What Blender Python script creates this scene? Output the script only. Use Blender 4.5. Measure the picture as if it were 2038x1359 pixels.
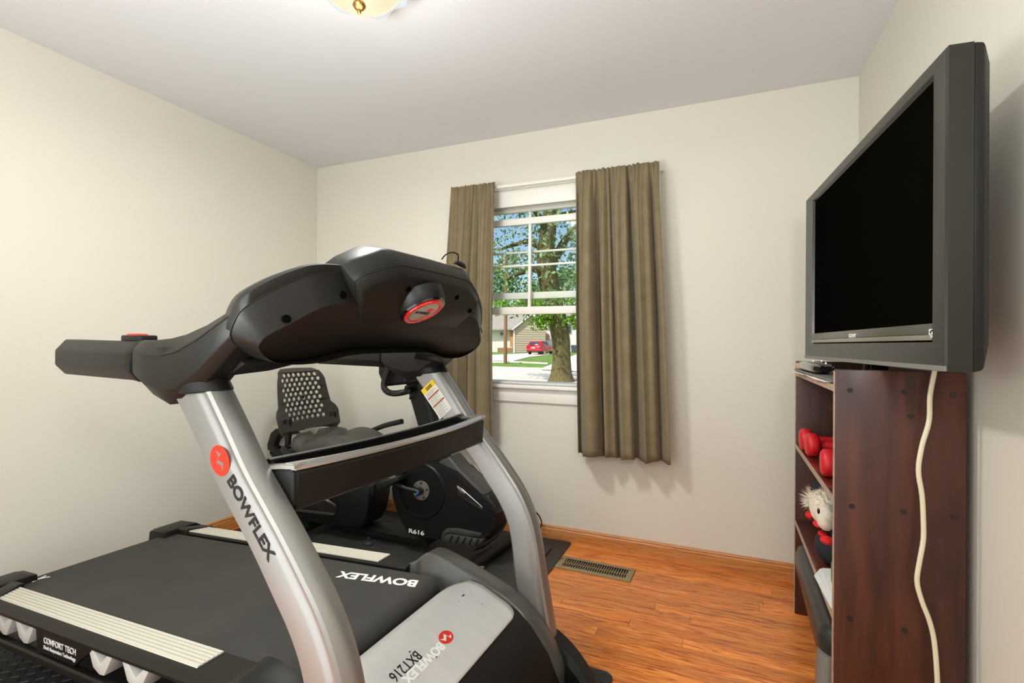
import bpy, bmesh, math, random
from mathutils import Vector, Matrix, noise
random.seed(7)
for o in list(bpy.data.objects): bpy.data.objects.remove(o)
S = bpy.context.scene
COL = S.collection

# ------------------------------------------------------------------ camera, world, sun, lights, exposure
FPX, YAW, PITCH, ROLL, ZC = 972.504, .398957568, .00521019, .00961088, 1.150619
def cam_axes():
    cy, sy = math.cos(YAW), math.sin(YAW)
    f = Vector((-sy*math.cos(PITCH), cy*math.cos(PITCH), math.sin(PITCH)))
    r = Vector((cy, sy, 0)); u = r.cross(f)
    r2 = math.cos(ROLL)*r + math.sin(ROLL)*u
    u2 = -math.sin(ROLL)*r + math.cos(ROLL)*u
    return r2, u2, f
CR, CU, CF = cam_axes()
CO = Vector((0, 0, ZC))
cd = bpy.data.cameras.new('camera'); cam = bpy.data.objects.new('camera', cd); COL.objects.link(cam)
cd.sensor_width = 36; cd.lens = 36*FPX/2038; cd.clip_start = .02; cd.clip_end = 500
m = Matrix((CR, CU, -CF)).transposed().to_4x4(); m.translation = CO
cam.matrix_world = m
S.camera = cam

S.view_settings.view_transform = 'Standard'; S.view_settings.look = 'None'
S.view_settings.gamma = 1; S.view_settings.use_curve_mapping = False
S.view_settings.exposure = 0.0

W = bpy.data.worlds.new('sky'); S.world = W; W.use_nodes = True
nt = W.node_tree; nt.nodes.clear()
sk = nt.nodes.new('ShaderNodeTexSky'); sk.sky_type = 'NISHITA'; sk.sun_disc = False
sk.sun_elevation = math.radians(48); sk.sun_rotation = math.radians(160); sk.air_density = 1.0; sk.dust_density = 1.4; sk.ozone_density = 1.5
bg = nt.nodes.new('ShaderNodeBackground'); bg.inputs[1].default_value = .17
ow = nt.nodes.new('ShaderNodeOutputWorld')
nt.links.new(sk.outputs[0], bg.inputs[0]); nt.links.new(bg.outputs[0], ow.inputs[0])

def light(name, kind, loc, energy, col=(1, 1, 1), size=.2, direction=None, size_y=None):
    l = bpy.data.lights.new(name, kind); l.energy = energy; l.color = col
    if kind == 'AREA':
        l.size = size
        if size_y: l.shape = 'RECTANGLE'; l.size_y = size_y
        else: l.shape = 'DISK'
    elif kind == 'POINT': l.shadow_soft_size = size
    elif kind == 'SUN': l.angle = size
    o = bpy.data.objects.new(name, l); COL.objects.link(o); o.location = loc
    if direction is not None: o.rotation_euler = Vector(direction).to_track_quat('-Z', 'Y').to_euler()
    return o
light('sun', 'SUN', (0, -5, 20), 5.2, (1, .95, .86), .01, (.35, .75, -.85))
LX, LY = -1.145, 1.335
light('ceiling_lamp_glow', 'AREA', (LX, LY, 2.262), 24, (1, .975, .93), .26, (0, 0, -1))
light('ceiling_lamp_spill', 'POINT', (LX, LY, 2.21), 3, (1, .975, .93), .10)
light('camera_flash', 'AREA', (.34, -.22, 1.75), 10, (.97, .99, 1), .30, (-.42, .9, -.08))
light('ceiling_fill_light', 'AREA', (-.9, .05, 1.25), 34, (.97, .99, 1), .9, (0, .30, 1))  # unseen upward fill, added to brighten the ceiling
light('front_fill_light', 'AREA', (-1.1, -.34, .95), 25, (.86, .955, 1), 1.6, (-.02, 1, -.02), 1.9)  # unseen fill panel, added to lift the lower walls; no doorway there

# ------------------------------------------------------------------ pixel helpers (turn a point measured in the photo into a real place)
def ray(px, py): return CR*((px-1019)/FPX) - CU*((py-679.5)/FPX) + CF
def onX(px, py, X): d = ray(px, py); return CO + d*((X-CO.x)/d.x)
def onY(px, py, Y): d = ray(px, py); return CO + d*((Y-CO.y)/d.y)
def onZ(px, py, Z): d = ray(px, py); return CO + d*((Z-CO.z)/d.z)
def atD(px, py, D): return CO + ray(px, py)*D

# ------------------------------------------------------------------ materials
def lin(c):
    return tuple(((x/255)/12.92 if x/255 <= .04045 else ((x/255+.055)/1.055)**2.4) for x in c)
def hexmix(a, b, t): return tuple(x*(1-t)+y*t for x, y in zip(a, b))
MATS = {}
def mat(name, rgb, rough=.5, metal=0., var=0., vscale=8., bump=0., bscale=200., coat=0., spec=.5, stretch=None, rgb2=None, emit=0., sheen=0., detail=4, emit_rgb=None):
    if name in MATS: return MATS[name]
    M = bpy.data.materials.new(name); M.use_nodes = True; N = M.node_tree; L = N.links
    b = N.nodes['Principled BSDF']
    c = (*lin(rgb), 1)
    b.inputs['Base Color'].default_value = c; b.inputs['Roughness'].default_value = rough
    b.inputs['Metallic'].default_value = metal; b.inputs['Coat Weight'].default_value = coat
    b.inputs['Coat Roughness'].default_value = .08
    b.inputs['Specular IOR Level'].default_value = spec
    if sheen: b.inputs['Sheen Weight'].default_value = sheen
    if emit:
        b.inputs['Emission Color'].default_value = (*lin(emit_rgb), 1) if emit_rgb else c; b.inputs['Emission Strength'].default_value = emit
    if var or bump or rgb2:
        tc = N.nodes.new('ShaderNodeTexCoord'); mp = N.nodes.new('ShaderNodeMapping')
        L.new(tc.outputs['Object'], mp.inputs[0])
        if stretch: mp.inputs['Scale'].default_value = stretch
    if var or rgb2:
        n = N.nodes.new('ShaderNodeTexNoise'); n.inputs['Scale'].default_value = vscale; n.inputs['Detail'].default_value = detail
        L.new(mp.outputs[0], n.inputs['Vector'])
        r = N.nodes.new('ShaderNodeValToRGB')
        base = lin(rgb)
        if rgb2: a, d = base, lin(rgb2)
        else: a = tuple(x*(1-var) for x in base); d = tuple(min(1, x*(1+var)) for x in base)
        r.color_ramp.elements[0].position = .3; r.color_ramp.elements[1].position = .7
        r.color_ramp.elements[0].color = (*a, 1); r.color_ramp.elements[1].color = (*d, 1)
        L.new(n.outputs[0], r.inputs[0]); L.new(r.outputs[0], b.inputs['Base Color'])
    if bump:
        n2 = N.nodes.new('ShaderNodeTexNoise'); n2.inputs['Scale'].default_value = bscale; n2.inputs['Detail'].default_value = 3
        L.new(mp.outputs[0], n2.inputs['Vector'])
        bp = N.nodes.new('ShaderNodeBump'); bp.inputs['Strength'].default_value = bump; bp.inputs['Distance'].default_value = .002
        L.new(n2.outputs[0], bp.inputs['Height']); L.new(bp.outputs[0], b.inputs['Normal'])
    MATS[name] = M; return M

def wood(name, a, b_, rough=.35, axis=(1.2, 22, 22), coat=.2, grain=.55, dark=None, rnd=.25, scale=3.):
    """grain along the axis with the small scale; per-object tint"""
    if name in MATS: return MATS[name]
    M = bpy.data.materials.new(name); M.use_nodes = True; N = M.node_tree; L = N.links
    bs = N.nodes['Principled BSDF']; bs.inputs['Roughness'].default_value = rough; bs.inputs['Coat Weight'].default_value = coat; bs.inputs['Coat Roughness'].default_value = .18
    tc = N.nodes.new('ShaderNodeTexCoord'); oi = N.nodes.new('ShaderNodeObjectInfo')
    ad = N.nodes.new('ShaderNodeVectorMath'); ad.operation = 'ADD'
    sc = N.nodes.new('ShaderNodeVectorMath'); sc.operation = 'SCALE'; sc.inputs[0].default_value = (7, 13, 5)
    L.new(oi.outputs['Random'], sc.inputs['Scale']); L.new(tc.outputs['Object'], ad.inputs[0]); L.new(sc.outputs[0], ad.inputs[1])
    mp = N.nodes.new('ShaderNodeMapping'); mp.inputs['Scale'].default_value = axis; L.new(ad.outputs[0], mp.inputs[0])
    n1 = N.nodes.new('ShaderNodeTexNoise'); n1.inputs['Scale'].default_value = scale; n1.inputs['Detail'].default_value = 6; n1.inputs['Distortion'].default_value = 2.0
    L.new(mp.outputs[0], n1.inputs['Vector'])
    n2 = N.nodes.new('ShaderNodeTexNoise'); n2.inputs['Scale'].default_value = scale*5; n2.inputs['Detail'].default_value = 3
    L.new(mp.outputs[0], n2.inputs['Vector'])
    r = N.nodes.new('ShaderNodeValToRGB'); e = r.color_ramp.elements
    dk = dark or tuple(x*.55 for x in a)
    e[0].position = .30; e[0].color = (*lin(dk), 1); e[1].position = .72; e[1].color = (*lin(b_), 1)
    x = e.new(.45); x.color = (*lin(a), 1)
    mx = N.nodes.new('ShaderNodeMath'); mx.operation = 'MULTIPLY_ADD'; mx.inputs[1].default_value = .35; mx.inputs[2].default_value = -.17
    L.new(n2.outputs[0], mx.inputs[0])
    s = N.nodes.new('ShaderNodeMath'); s.operation = 'ADD'; L.new(n1.outputs[0], s.inputs[0]); L.new(mx.outputs[0], s.inputs[1])
    L.new(s.outputs[0], r.inputs[0])
    hv = N.nodes.new('ShaderNodeHueSaturation')
    m1 = N.nodes.new('ShaderNodeMath'); m1.operation = 'MULTIPLY_ADD'; m1.inputs[1].default_value = rnd*2; m1.inputs[2].default_value = 1-rnd
    L.new(oi.outputs['Random'], m1.inputs[0]); L.new(m1.outputs[0], hv.inputs['Value']); L.new(r.outputs[0], hv.inputs['Color'])
    L.new(hv.outputs[0], bs.inputs['Base Color'])
    bp = N.nodes.new('ShaderNodeBump'); bp.inputs['Strength'].default_value = .12; bp.inputs['Distance'].default_value = .001
    L.new(s.outputs[0], bp.inputs['Height']); L.new(bp.outputs[0], bs.inputs['Normal'])
    MATS[name] = M; return M

def glass(name):
    M = bpy.data.materials.new(name); M.use_nodes = True; N = M.node_tree; L = N.links; N.nodes.clear()
    o = N.nodes.new('ShaderNodeOutputMaterial'); t = N.nodes.new('ShaderNodeBsdfTransparent'); g = N.nodes.new('ShaderNodeBsdfGlossy')
    g.inputs['Roughness'].default_value = .02; fr = N.nodes.new('ShaderNodeFresnel'); fr.inputs[0].default_value = 1.12
    t.inputs[0].default_value = (.96, .98, .97, 1)
    mx = N.nodes.new('ShaderNodeMixShader'); L.new(fr.outputs[0], mx.inputs[0]); L.new(t.outputs[0], mx.inputs[1]); L.new(g.outputs[0], mx.inputs[2]); L.new(mx.outputs[0], o.inputs[0])
    return M

# ------------------------------------------------------------------ mesh builder
class MB:
    def __init__(s): s.v = []; s.f = []
    def add(s, vs, fs):
        n = len(s.v); s.v += [Vector(v) for v in vs]; s.f += [tuple(i+n for i in f) for f in fs]; return s
    def box(s, a, b):
        x0, y0, z0 = a; x1, y1, z1 = b
        return s.add([(x0,y0,z0),(x1,y0,z0),(x1,y1,z0),(x0,y1,z0),(x0,y0,z1),(x1,y0,z1),(x1,y1,z1),(x0,y1,z1)],
                     [(0,3,2,1),(4,5,6,7),(0,1,5,4),(1,2,6,5),(2,3,7,6),(3,0,4,7)])
    def obox(s, c, ax, ay, az):
        c, ax, ay, az = map(Vector, (c, ax, ay, az)); p = []
        for k in (-1, 1):
            for i, j in ((-1,-1),(1,-1),(1,1),(-1,1)): p.append(c+ax*i+ay*j+az*k)
        return s.add(p, [(0,3,2,1),(4,5,6,7),(0,1,5,4),(1,2,6,5),(2,3,7,6),(3,0,4,7)])
    def prism(s, poly, vec):
        vec = Vector(vec); p = [Vector(q) for q in poly]; n = len(p)
        return s.add(p+[q+vec for q in p], [tuple(range(n))[::-1], tuple(range(n, 2*n))]+[(i, (i+1)%n, (i+1)%n+n, i+n) for i in range(n)])
    def loft(s, rings, caps=True, closed=True):
        n = len(rings[0]); vs = [q for r in rings for q in r]; fs = []
        for k in range(len(rings)-1):
            for i in range(n if closed else n-1):
                j = (i+1) % n; fs.append((k*n+i, k*n+j, (k+1)*n+j, (k+1)*n+i))
        if caps and closed:
            fs.append(tuple(range(n))[::-1]); fs.append(tuple(range((len(rings)-1)*n, len(rings)*n)))
        return s.add(vs, fs)
    def grid(s, rows):
        return s.loft(rows, caps=False, closed=False)
    def tube(s, path, r, n=8, caps=True, smooth=0):
        p = [Vector(q) for q in path]
        if smooth: p = spline(p, smooth)
        rr = r if isinstance(r, (list, tuple)) else [r]*len(p)
        if len(rr) != len(p): rr = [rr[0]+(rr[-1]-rr[0])*i/(len(p)-1) for i in range(len(p))]
        rings = []; up = None
        for i, q in enumerate(p):
            t = (p[min(i+1, len(p)-1)]-p[max(i-1, 0)]).normalized()
            if up is None:
                a = Vector((0, 0, 1)) if abs(t.z) < .9 else Vector((1, 0, 0)); up = (a-t*a.dot(t)).normalized()
            else: up = (up-t*up.dot(t)).normalized()
            w = t.cross(up)
            rings.append([q+(up*math.cos(2*math.pi*k/n)+w*math.sin(2*math.pi*k/n))*rr[i] for k in range(n)])
        return s.loft(rings, caps)
    def disc(s, c, nrm, r, h, n=24, r2=None, inner=0):
        c = Vector(c); nrm = Vector(nrm).normalized(); a = nrm.orthogonal().normalized(); b = nrm.cross(a); r2 = r if r2 is None else r2
        R = lambda rad, off: [c+nrm*off+(a*math.cos(2*math.pi*k/n)+b*math.sin(2*math.pi*k/n))*rad for k in range(n)]
        if inner: return s.loft([R(inner, 0), R(r, 0), R(r2, h), R(inner, h), R(inner, 0)], caps=False)
        return s.loft([R(r, 0), R(r2, h)])
    def lathe(s, c, prof, n=24, ax=(0, 0, 1)):
        c = Vector(c); ax = Vector(ax).normalized(); a = ax.orthogonal().normalized(); b = ax.cross(a)
        return s.loft([[c+ax*z+(a*math.cos(2*math.pi*k/n)+b*math.sin(2*math.pi*k/n))*max(r, 1e-5) for k in range(n)] for r, z in prof])
    def ball(s, c, r, n=12, sc=(1, 1, 1)):
        c = Vector(c); pr = []
        rings = []
        for i in range(n//2+1):
            a = -math.pi/2+math.pi*i/(n//2)
            rings.append([c+Vector((math.cos(a)*math.cos(2*math.pi*k/n)*r*sc[0]+1e-6*k, math.cos(a)*math.sin(2*math.pi*k/n)*r*sc[1], math.sin(a)*r*sc[2])) for k in range(n)])
        return s.loft(rings)
def spline(p, k):
    out = []
    for i in range(len(p)-1):
        a, b, c, d = p[max(i-1, 0)], p[i], p[i+1], p[min(i+2, len(p)-1)]
        for j in range(k):
            t = j/k; out.append(.5*((2*b)+(c-a)*t+(2*a-5*b+4*c-d)*t*t+(3*b-a-3*c+d)*t**3))
    out.append(p[-1]); return out

ROOT = {}
def finish(me, mtl, bevel=0, smooth=True, ang=35, segs=2, merge=True):
    bm = bmesh.new(); bm.from_mesh(me)
    if merge: bmesh.ops.remove_doubles(bm, verts=bm.verts, dist=1e-5)
    bmesh.ops.recalc_face_normals(bm, faces=bm.faces)
    if bevel:
        ed = [e for e in bm.edges if len(e.link_faces) == 2 and e.calc_face_angle(0) > math.radians(30)]
        bmesh.ops.bevel(bm, geom=ed, offset=bevel, segments=segs, profile=.5, affect='EDGES', clamp_overlap=True)
    bm.to_mesh(me); bm.free()
    if mtl: me.materials.append(mtl)
    if smooth:
        me.polygons.foreach_set('use_smooth', [True]*len(me.polygons))
        me.set_sharp_from_angle(angle=math.radians(ang))
def build(mb, name, mtl, parent=None, bevel=0, smooth=True, ang=35, label=None, local=False, origin=None, segs=2, merge=True):
    """world coordinates unless local; parts are stored in their thing's own frame"""
    if parent is not None and not local:
        inv = ROOT[parent.name].inverted(); vs = [inv @ v for v in mb.v]
    elif parent is None:
        if origin is None:
            n = len(mb.v); origin = Vector((sum(v.x for v in mb.v)/n, sum(v.y for v in mb.v)/n, min(v.z for v in mb.v)))
        vs = [v-Vector(origin) for v in mb.v]
    else: vs = mb.v
    me = bpy.data.meshes.new(name); me.from_pydata([tuple(v) for v in vs], [], mb.f); me.update()
    finish(me, mtl, bevel, smooth, ang, segs, merge)
    o = bpy.data.objects.new(name, me); COL.objects.link(o)
    if parent is not None:
        o.parent = parent; ROOT[o.name] = ROOT[parent.name]
    else:
        o.location = origin; ROOT[o.name] = Matrix.Translation(Vector(origin))
    if label: o['label'] = label
    return o
def thing(name, label, cat, loc=(0, 0, 0), rz=0, group=None):
    o = bpy.data.objects.new(name, None); o.empty_display_size = .05; COL.objects.link(o)
    o.location = loc; o.rotation_euler = (0, 0, rz); o['label'] = label; o['category'] = cat
    if group: o['group'] = group
    ROOT[o.name] = Matrix.Translation(Vector(loc)) @ Matrix.Rotation(rz, 4, 'Z')
    return o
def tag(o, label, cat, group=None):
    o['label'] = label; o['category'] = cat
    if group: o['group'] = group
    return o
def struct(o): o['kind'] = 'structure'; return o
def text(name, body, mtl, parent, org, xd, yd, width, height, shear=0, bold=.0, local=False, ext=.0006, surf=None):
    """lettering: org = lower left corner, xd reading direction, yd letter-up direction"""
    c = bpy.data.curves.new('font', 'FONT'); c.body = body; c.size = 1; c.shear = shear; c.offset = bold; c.extrude = .001
    t = bpy.data.objects.new('font', c); COL.objects.link(t)
    dg = bpy.context.evaluated_depsgraph_get(); me = bpy.data.meshes.new_from_object(t.evaluated_get(dg))
    bpy.data.objects.remove(t)
    xs = [v.co.x for v in me.vertices]; ys = [v.co.y for v in me.vertices]
    x0, x1, y0, y1 = min(xs), max(xs), min(ys), max(ys)
    xd = Vector(xd).normalized(); yd = Vector(yd).normalized(); nd = xd.cross(yd)
    org = Vector(org); inv = Matrix.Identity(4) if local else ROOT[parent.name].inverted()
    for v in me.vertices:
        a = (v.co.x-x0)/(x1-x0)*width; b = (v.co.y-y0)/(y1-y0)*height; h = ext if v.co.z > 0 else -ext
        q = org+xd*a+yd*b+nd*h
        if surf: q = surf(a, b, h)
        v.co = inv @ q
    me.materials.append(mtl); me.name = name
    o = bpy.data.objects.new(name, me); COL.objects.link(o); o.parent = parent; ROOT[o.name] = ROOT[parent.name]
    return o

# palette
BLACKP = mat('black_plastic', (22, 21, 18), .42, var=.12, vscale=5, bump=.06, bscale=900, spec=.3)
BLACKD = mat('black_plastic_dark', (18, 18, 17), .45, bump=.05, bscale=700, spec=.3)
GLOSSB = mat('gloss_black', (14, 14, 14), .12, coat=.6)
RUBBER = mat('black_rubber', (36, 36, 34), .75, bump=.25, bscale=350, var=.15, vscale=3)
SILVER = mat('silver_paint', (158, 157, 153), .40, metal=.72, var=.05, vscale=3, bump=.03, bscale=1500)
CHROME = mat('bright_metal', (205, 203, 198), .22, metal=1.)
WHITEP = mat('white_paint', (232, 230, 222), .45)
REDP = mat('red_print', (224, 48, 24), .4)
BLKPR = mat('black_print', (18, 18, 18), .5)
WHTPR = mat('white_print', (235, 233, 228), .5)
PAPER = mat('paper_white', (236, 234, 230), .8, var=.03, vscale=20)

# ------------------------------------------------------------------ the room
XL, XR, YB, YF, CH = -2.746, .609, 2.770, -.42, 2.44
WALLM = mat('wall_paint', (217, 213, 200), .55, var=.012, vscale=1.2, bump=.05, bscale=260, spec=.25)
CEILM = mat('ceiling_paint', (222, 223, 224), .8, bump=.04, bscale=200)
OAKF = wood('oak_floor', (212, 119, 52), (238, 157, 80), .32, (1.7, 15, 15), .08, dark=(150, 78, 34), rnd=.20, scale=2.8)
OAKT = wood('oak_trim', (190, 122, 62), (212, 150, 88), .38, (1.2, 30, 30), .1, dark=(150, 88, 40), rnd=.04)
OAKTY = wood('oak_trim_side', (190, 122, 62), (212, 150, 88), .38, (30, 1.2, 30), .1, dark=(150, 88, 40), rnd=.04)
TRIM = mat('trim_white', (234, 231, 222), .42)
SUBF = mat('subfloor', (60, 32, 16), .8)

fl = struct(build(MB().box((XL-.1, YF-.1, -.12), (XR+.1, YB+.1, -.012)), 'floor', SUBF, smooth=False))
rnd = random.Random(3); y = YF; row = 0
while y < YB:
    x = XL; y1 = min(y+.0572, YB)
    x -= rnd.random()*.8
    while x < XR:
        L = rnd.uniform(.75, 1.45); a, b = max(x, XL), min(x+L, XR)
        if XR-b < .2: b = XR
        if b-a > .02:
            dz = rnd.uniform(0, .0004)
            bm_ = MB().box((a+.0006, y+.0006, -.012), (b-.0006, y1-.0006, dz))
            o = build(bm_, 'plank', OAKF, fl, smooth=False)
            ctr = Vector(((a+b)/2, (y+y1)/2, 0)); inv = ROOT[fl.name].inverted()
            for v in o.data.vertices: v.co -= inv @ ctr
            o.location = inv @ ctr
        x = b if b == XR else x+L
    y += .0572; row += 1

# window opening
WX0, WX1, WZ0, WZ1 = -1.40, -.36, .905, 2.035
def wall_back():
    b = MB(); t = .16
    for (x0, x1, z0, z1) in ((XL-.1, WX0, 0, CH), (WX1, XR+.1, 0, CH), (WX0, WX1, 0, WZ0), (WX0, WX1, WZ1, CH)):
        b.box((x0, YB, z0), (x1, YB+t, z1))
    return b
struct(build(wall_back(), 'wall_back', WALLM, smooth=False, merge=False))
struct(build(MB().box((XL-.1, YF, 0), (XL, YB, CH)), 'wall_left', WALLM, smooth=False))
struct(build(MB().box((XR, YF, 0), (XR+.1, YB, CH)), 'wall_right', WALLM, smooth=False))
struct(build(MB().box((XL-.1, YF-.1, 0), (XR+.1, YF, CH)), 'wall_front', WALLM, smooth=False))
struct(build(MB().box((XL-.2, YF-.2, CH), (XR+.2, YB+.4, CH+.15)), 'ceiling', CEILM, smooth=False))
def base_prof(): return [(0, 0), (.014, 0), (.014, .060), (.010, .066), (.011, .072), (.007, .079), (0, .0807)]
def bb(name, p0, p1, nrm, m_):
    p0, p1, nrm = map(Vector, (p0, p1, nrm)); d = p1-p0
    return struct(build(MB().prism([p0+nrm*a+Vector((0, 0, z)) for a, z in base_prof()], d), name, m_, smooth=False))
bb('baseboard_back', (XL, YB, 0), (XR, YB, 0), (0, -1, 0), OAKT)
bb('baseboard_left', (XL, YF, 0), (XL, YB-.014, 0), (1, 0, 0), OAKTY)
bb('baseboard_right', (XR, YF, 0), (XR, YB-.014, 0), (-1, 0, 0), OAKTY)

# window: jambs, casing, stool, apron, two sashes (the lower one raised a little)
win = bpy.data.objects.new('window_1', None); COL.objects.link(win); win.location = (-.88, YB, WZ0); struct(win); ROOT['window_1'] = Matrix.Translation(win.location)
c = MB()
c.box((WX0-.065, YB-.018, WZ0-.0), (WX0, YB, WZ1+.06)); c.box((WX1, YB-.018, WZ0), (WX1+.065, YB, WZ1+.06)); c.box((WX0, YB-.018, 1.992), (WX1, YB, WZ1+.06))
build(c, 'casing', TRIM, win, bevel=.003, merge=False)
build(MB().box((WX0-.08, YB-.028, WZ1+.06), (WX1+.08, YB, WZ1+.072)), 'casing_cap', TRIM, win, bevel=.003)
j = MB()
j.box((WX0, YB, WZ0), (WX0+.012, YB+.15, WZ1)); j.box((WX1-.012, YB, WZ0), (WX1, YB+.15, WZ1)); j.box((WX0, YB, WZ1-.010), (WX1, YB+.15, WZ1)); j.box((WX0, YB+.02, WZ0), (WX1, YB+.16, WZ0+.012))
build(j, 'jamb', TRIM, win, merge=False)
build(MB().box((WX0-.09, YB-.045, WZ0-.022), (WX1+.09, YB+.06, WZ0)), 'sill', TRIM, win, bevel=.005)
build(MB().box((WX0-.07, YB-.016, WZ0-.105), (WX1+.07, YB, WZ0-.022)), 'apron', TRIM, win, bevel=.003)
GL = glass('window_glass')
def sash(y0, y1, zb0, zb1, zt0, zt1, zm0, zm1):
    s = MB()
    s.box((WX0+.012, y0, zb0), (WX1-.012, y1, zb1)); s.box((WX0+.012, y0, zt0), (WX1-.012, y1, zt1))
    s.box((WX0+.012, y0, zb1), (WX0+.05, y1, zt0)); s.box((WX1-.05, y0, zb1), (WX1-.012, y1, zt0))
    so = build(s, 'sash', TRIM, win, bevel=.002, merge=False)
    ym = (y0+y1)/2; xs = [WX0+.05, onY(1055, 500, ym).x, onY(1055, 500, ym).x+.347, WX1-.05]
    for x in xs[1:3]: build(MB().box((x-.009, y0+.004, zb1), (x+.009, y1-.004, zt0)), 'muntin', TRIM, so, bevel=.002)
    build(MB().box((xs[0], y0+.006, zm0), (xs[3], y1-.006, zm1)), 'muntin', TRIM, so, bevel=.002)
    for i in range(3):
        for za, zb in ((zb1, zm0), (zm1, zt0)):
            build(MB().box((xs[i], ym-.0015, za), (xs[i+1], ym+.0015, zb)), 'pane', GL, so, smooth=False)
zz = lambda py, Y: onY(1072, py, Y).z
sash(2.795, 2.825, zz(625, 2.81), zz(610, 2.81), zz(445, 2.81), zz(432, 2.81), zz(529, 2.81), zz(525, 2.81))
sash(2.850, 2.880, zz(594, 2.86), zz(581, 2.86), zz(419, 2.86), WZ1-.010, zz(502, 2.86), zz(498, 2.86))

# ------------------------------------------------------------------ curtains and rod
CURT = mat('curtain_cloth', (124, 112, 84), .95, var=.10, vscale=14, bump=.35, bscale=500, sheen=.15, spec=.15)
ROD = mat('rod_white', (226, 222, 212), .4)
rod = thing('curtain_rod', 'thin white curtain rod across the top of the window', 'curtain rod', (-.9, YB, 2.10))
rz = lambda x: 2.105
build(MB().box((-1.53, 2.688, 2.092), (-.30, 2.697, 2.112)), 'rod', ROD, rod, bevel=.003)
for x in (-1.53, -.306): build(MB().box((x, 2.69, 2.093), (x+.006, YB, 2.111)), 'bracket', ROD, rod)
def curtain(name, label, edge, amp, nf, seed, N=150, K=46):
    """edge: list of (z, xleft, xright) from top to bottom"""
    r = random.Random(seed); ph = [r.uniform(0, 6.28) for _ in range(6)]
    zt, zb = edge[0][0], edge[-1][0]; fr, bk = [], []
    def ed(z, k):
        for a, b in zip(edge, edge[1:]):
            if b[0] <= z <= a[0]: t = (a[0]-z)/(a[0]-b[0]); return a[k]+(b[k]-a[k])*t
        return edge[-1][k]
    for i in range(K+1):
        t = i/K; t = t*t*.35+t*.65 if t < .3 else t*t*.35+t*.65
        z = zt+(zb-zt)*t; x0, x1 = ed(z, 1), ed(z, 2); row = []
        for q in range(N+1):
            u = q/N
            w = u+.035*math.sin(2*math.pi*u*1.5+ph[0])+.012*math.sin(2*math.pi*u*4+ph[1]+t*1.2)
            top = max(0, 1-t*9)
            a = amp*(.45+.55*min(1, t*2.2))*(1+.35*math.sin(2*math.pi*u*2+ph[2]))
            d = a*(2*abs(math.sin(math.pi*nf*w+ph[3]+.35*t*math.sin(ph[4]+5*u)))**.62-1)+.30*a*math.sin(2*math.pi*nf*2.3*w+ph[5])*(1-.5*t)
            d = d*(1-top*.75)+top*.005*math.sin(2*math.pi*nf*4.2*u+ph[1])+.002*math.sin(2*math.pi*23*u+ph[2])*(1-t)
            pinch = .006*math.exp(-((z-(zt-.028))/.006)**2)
            zz_ = z+(.0022*math.sin(2*math.pi*nf*3.6*u+ph[4])+.0015*math.sin(60*u))*(1 if i == 0 else .4*(i == 1)) + (.006*math.sin(2*math.pi*nf*w+ph[3]) if i == K else 0)
            row.append(Vector((x0+(x1-x0)*u+.25*d*math.cos(2*math.pi*nf*w), min(2.718, 2.674-d*1.0-top*.008+pinch*.6), zz_)))
        fr.append(row)
    b = MB(); b.grid(fr); o = build(b, name, CURT, merge=False, ang=80)
    sm = o.modifiers.new('cloth', 'SOLIDIFY'); sm.thickness = .0022; sm.offset = 0
    return o
o1 = curtain('curtain', 'x', [(2.125, -1.545, -1.243), (1.35, -1.578, -1.246), (.9, -1.590, -1.236), (.538, -1.592, -1.226)], .038, 4.3, 4)
tag(o1, 'narrow bunched olive-brown curtain panel at the left side of the window, behind the treadmill', 'curtain', 'window curtains')
o2 = curtain('curtain', 'x', [(2.122, -.745, -.293), (1.35, -.738, -.245), (.9, -.728, -.225), (.540, -.718, -.208)], .054, 4.6, 11, N=260)
tag(o2, 'wide olive-brown curtain panel hanging full length at the right side of the window', 'curtain', 'window curtains')

# ------------------------------------------------------------------ ceiling lamp
LAMPG = mat('lamp_glass', (70, 62, 46), .3, emit=.86, emit_rgb=(255, 240, 206))
LAMPR = mat('lamp_rim_glass', (110, 113, 116), .15, emit=.62, emit_rgb=(232, 238, 242))
BRASS = mat('brass', (176, 134, 74), .28, metal=1.)
lamp = thing('ceiling_lamp', 'flush round ceiling light with cream glass bowl, scalloped rim and brass finial', 'ceiling light', (LX, LY, CH))
build(MB().lathe((LX, LY, CH), [(.0, 0), (.13, 0), (.13, -.02), (.10, -.03), (0, -.03)], 32), 'canopy', BRASS, lamp)
build(MB().lathe((LX, LY, 0), [(.146, 2.395), (.140, 2.375), (.122, 2.352), (.088, 2.330), (.044, 2.318), (.006, 2.315), (.006, 2.319), (.044, 2.322), (.088, 2.334), (.120, 2.356), (.136, 2.378), (.143, 2.395)], 48), 'glass_bowl', LAMPG, lamp)
rings = []
for r_, dz, wv in ((.138, -.062, 0), (.148, -.066, .3), (.160, -.064, .8), (.172, -.050, 1.2)):
    rings.append([Vector((LX+r_*(1+.035*wv*math.cos(7*a))*math.cos(a), LY+r_*(1+.035*wv*math.cos(7*a))*math.sin(a), CH+dz-.010*wv*math.cos(7*a))) for a in [2*math.pi*k/84 for k in range(84)]])
o = build(MB().loft(rings, caps=False), 'scalloped_rim', LAMPR, lamp); sm = o.modifiers.new('s', 'SOLIDIFY'); sm.thickness = .004
build(MB().lathe((LX, LY, 0), [(0.001, 2.316), (.020, 2.316), (.022, 2.308), (.016, 2.299), (.006, 2.295), (.005, 2.291), (.007, 2.287), (.004, 2.281), (.001, 2.279)], 24), 'finial', BRASS, lamp)

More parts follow.
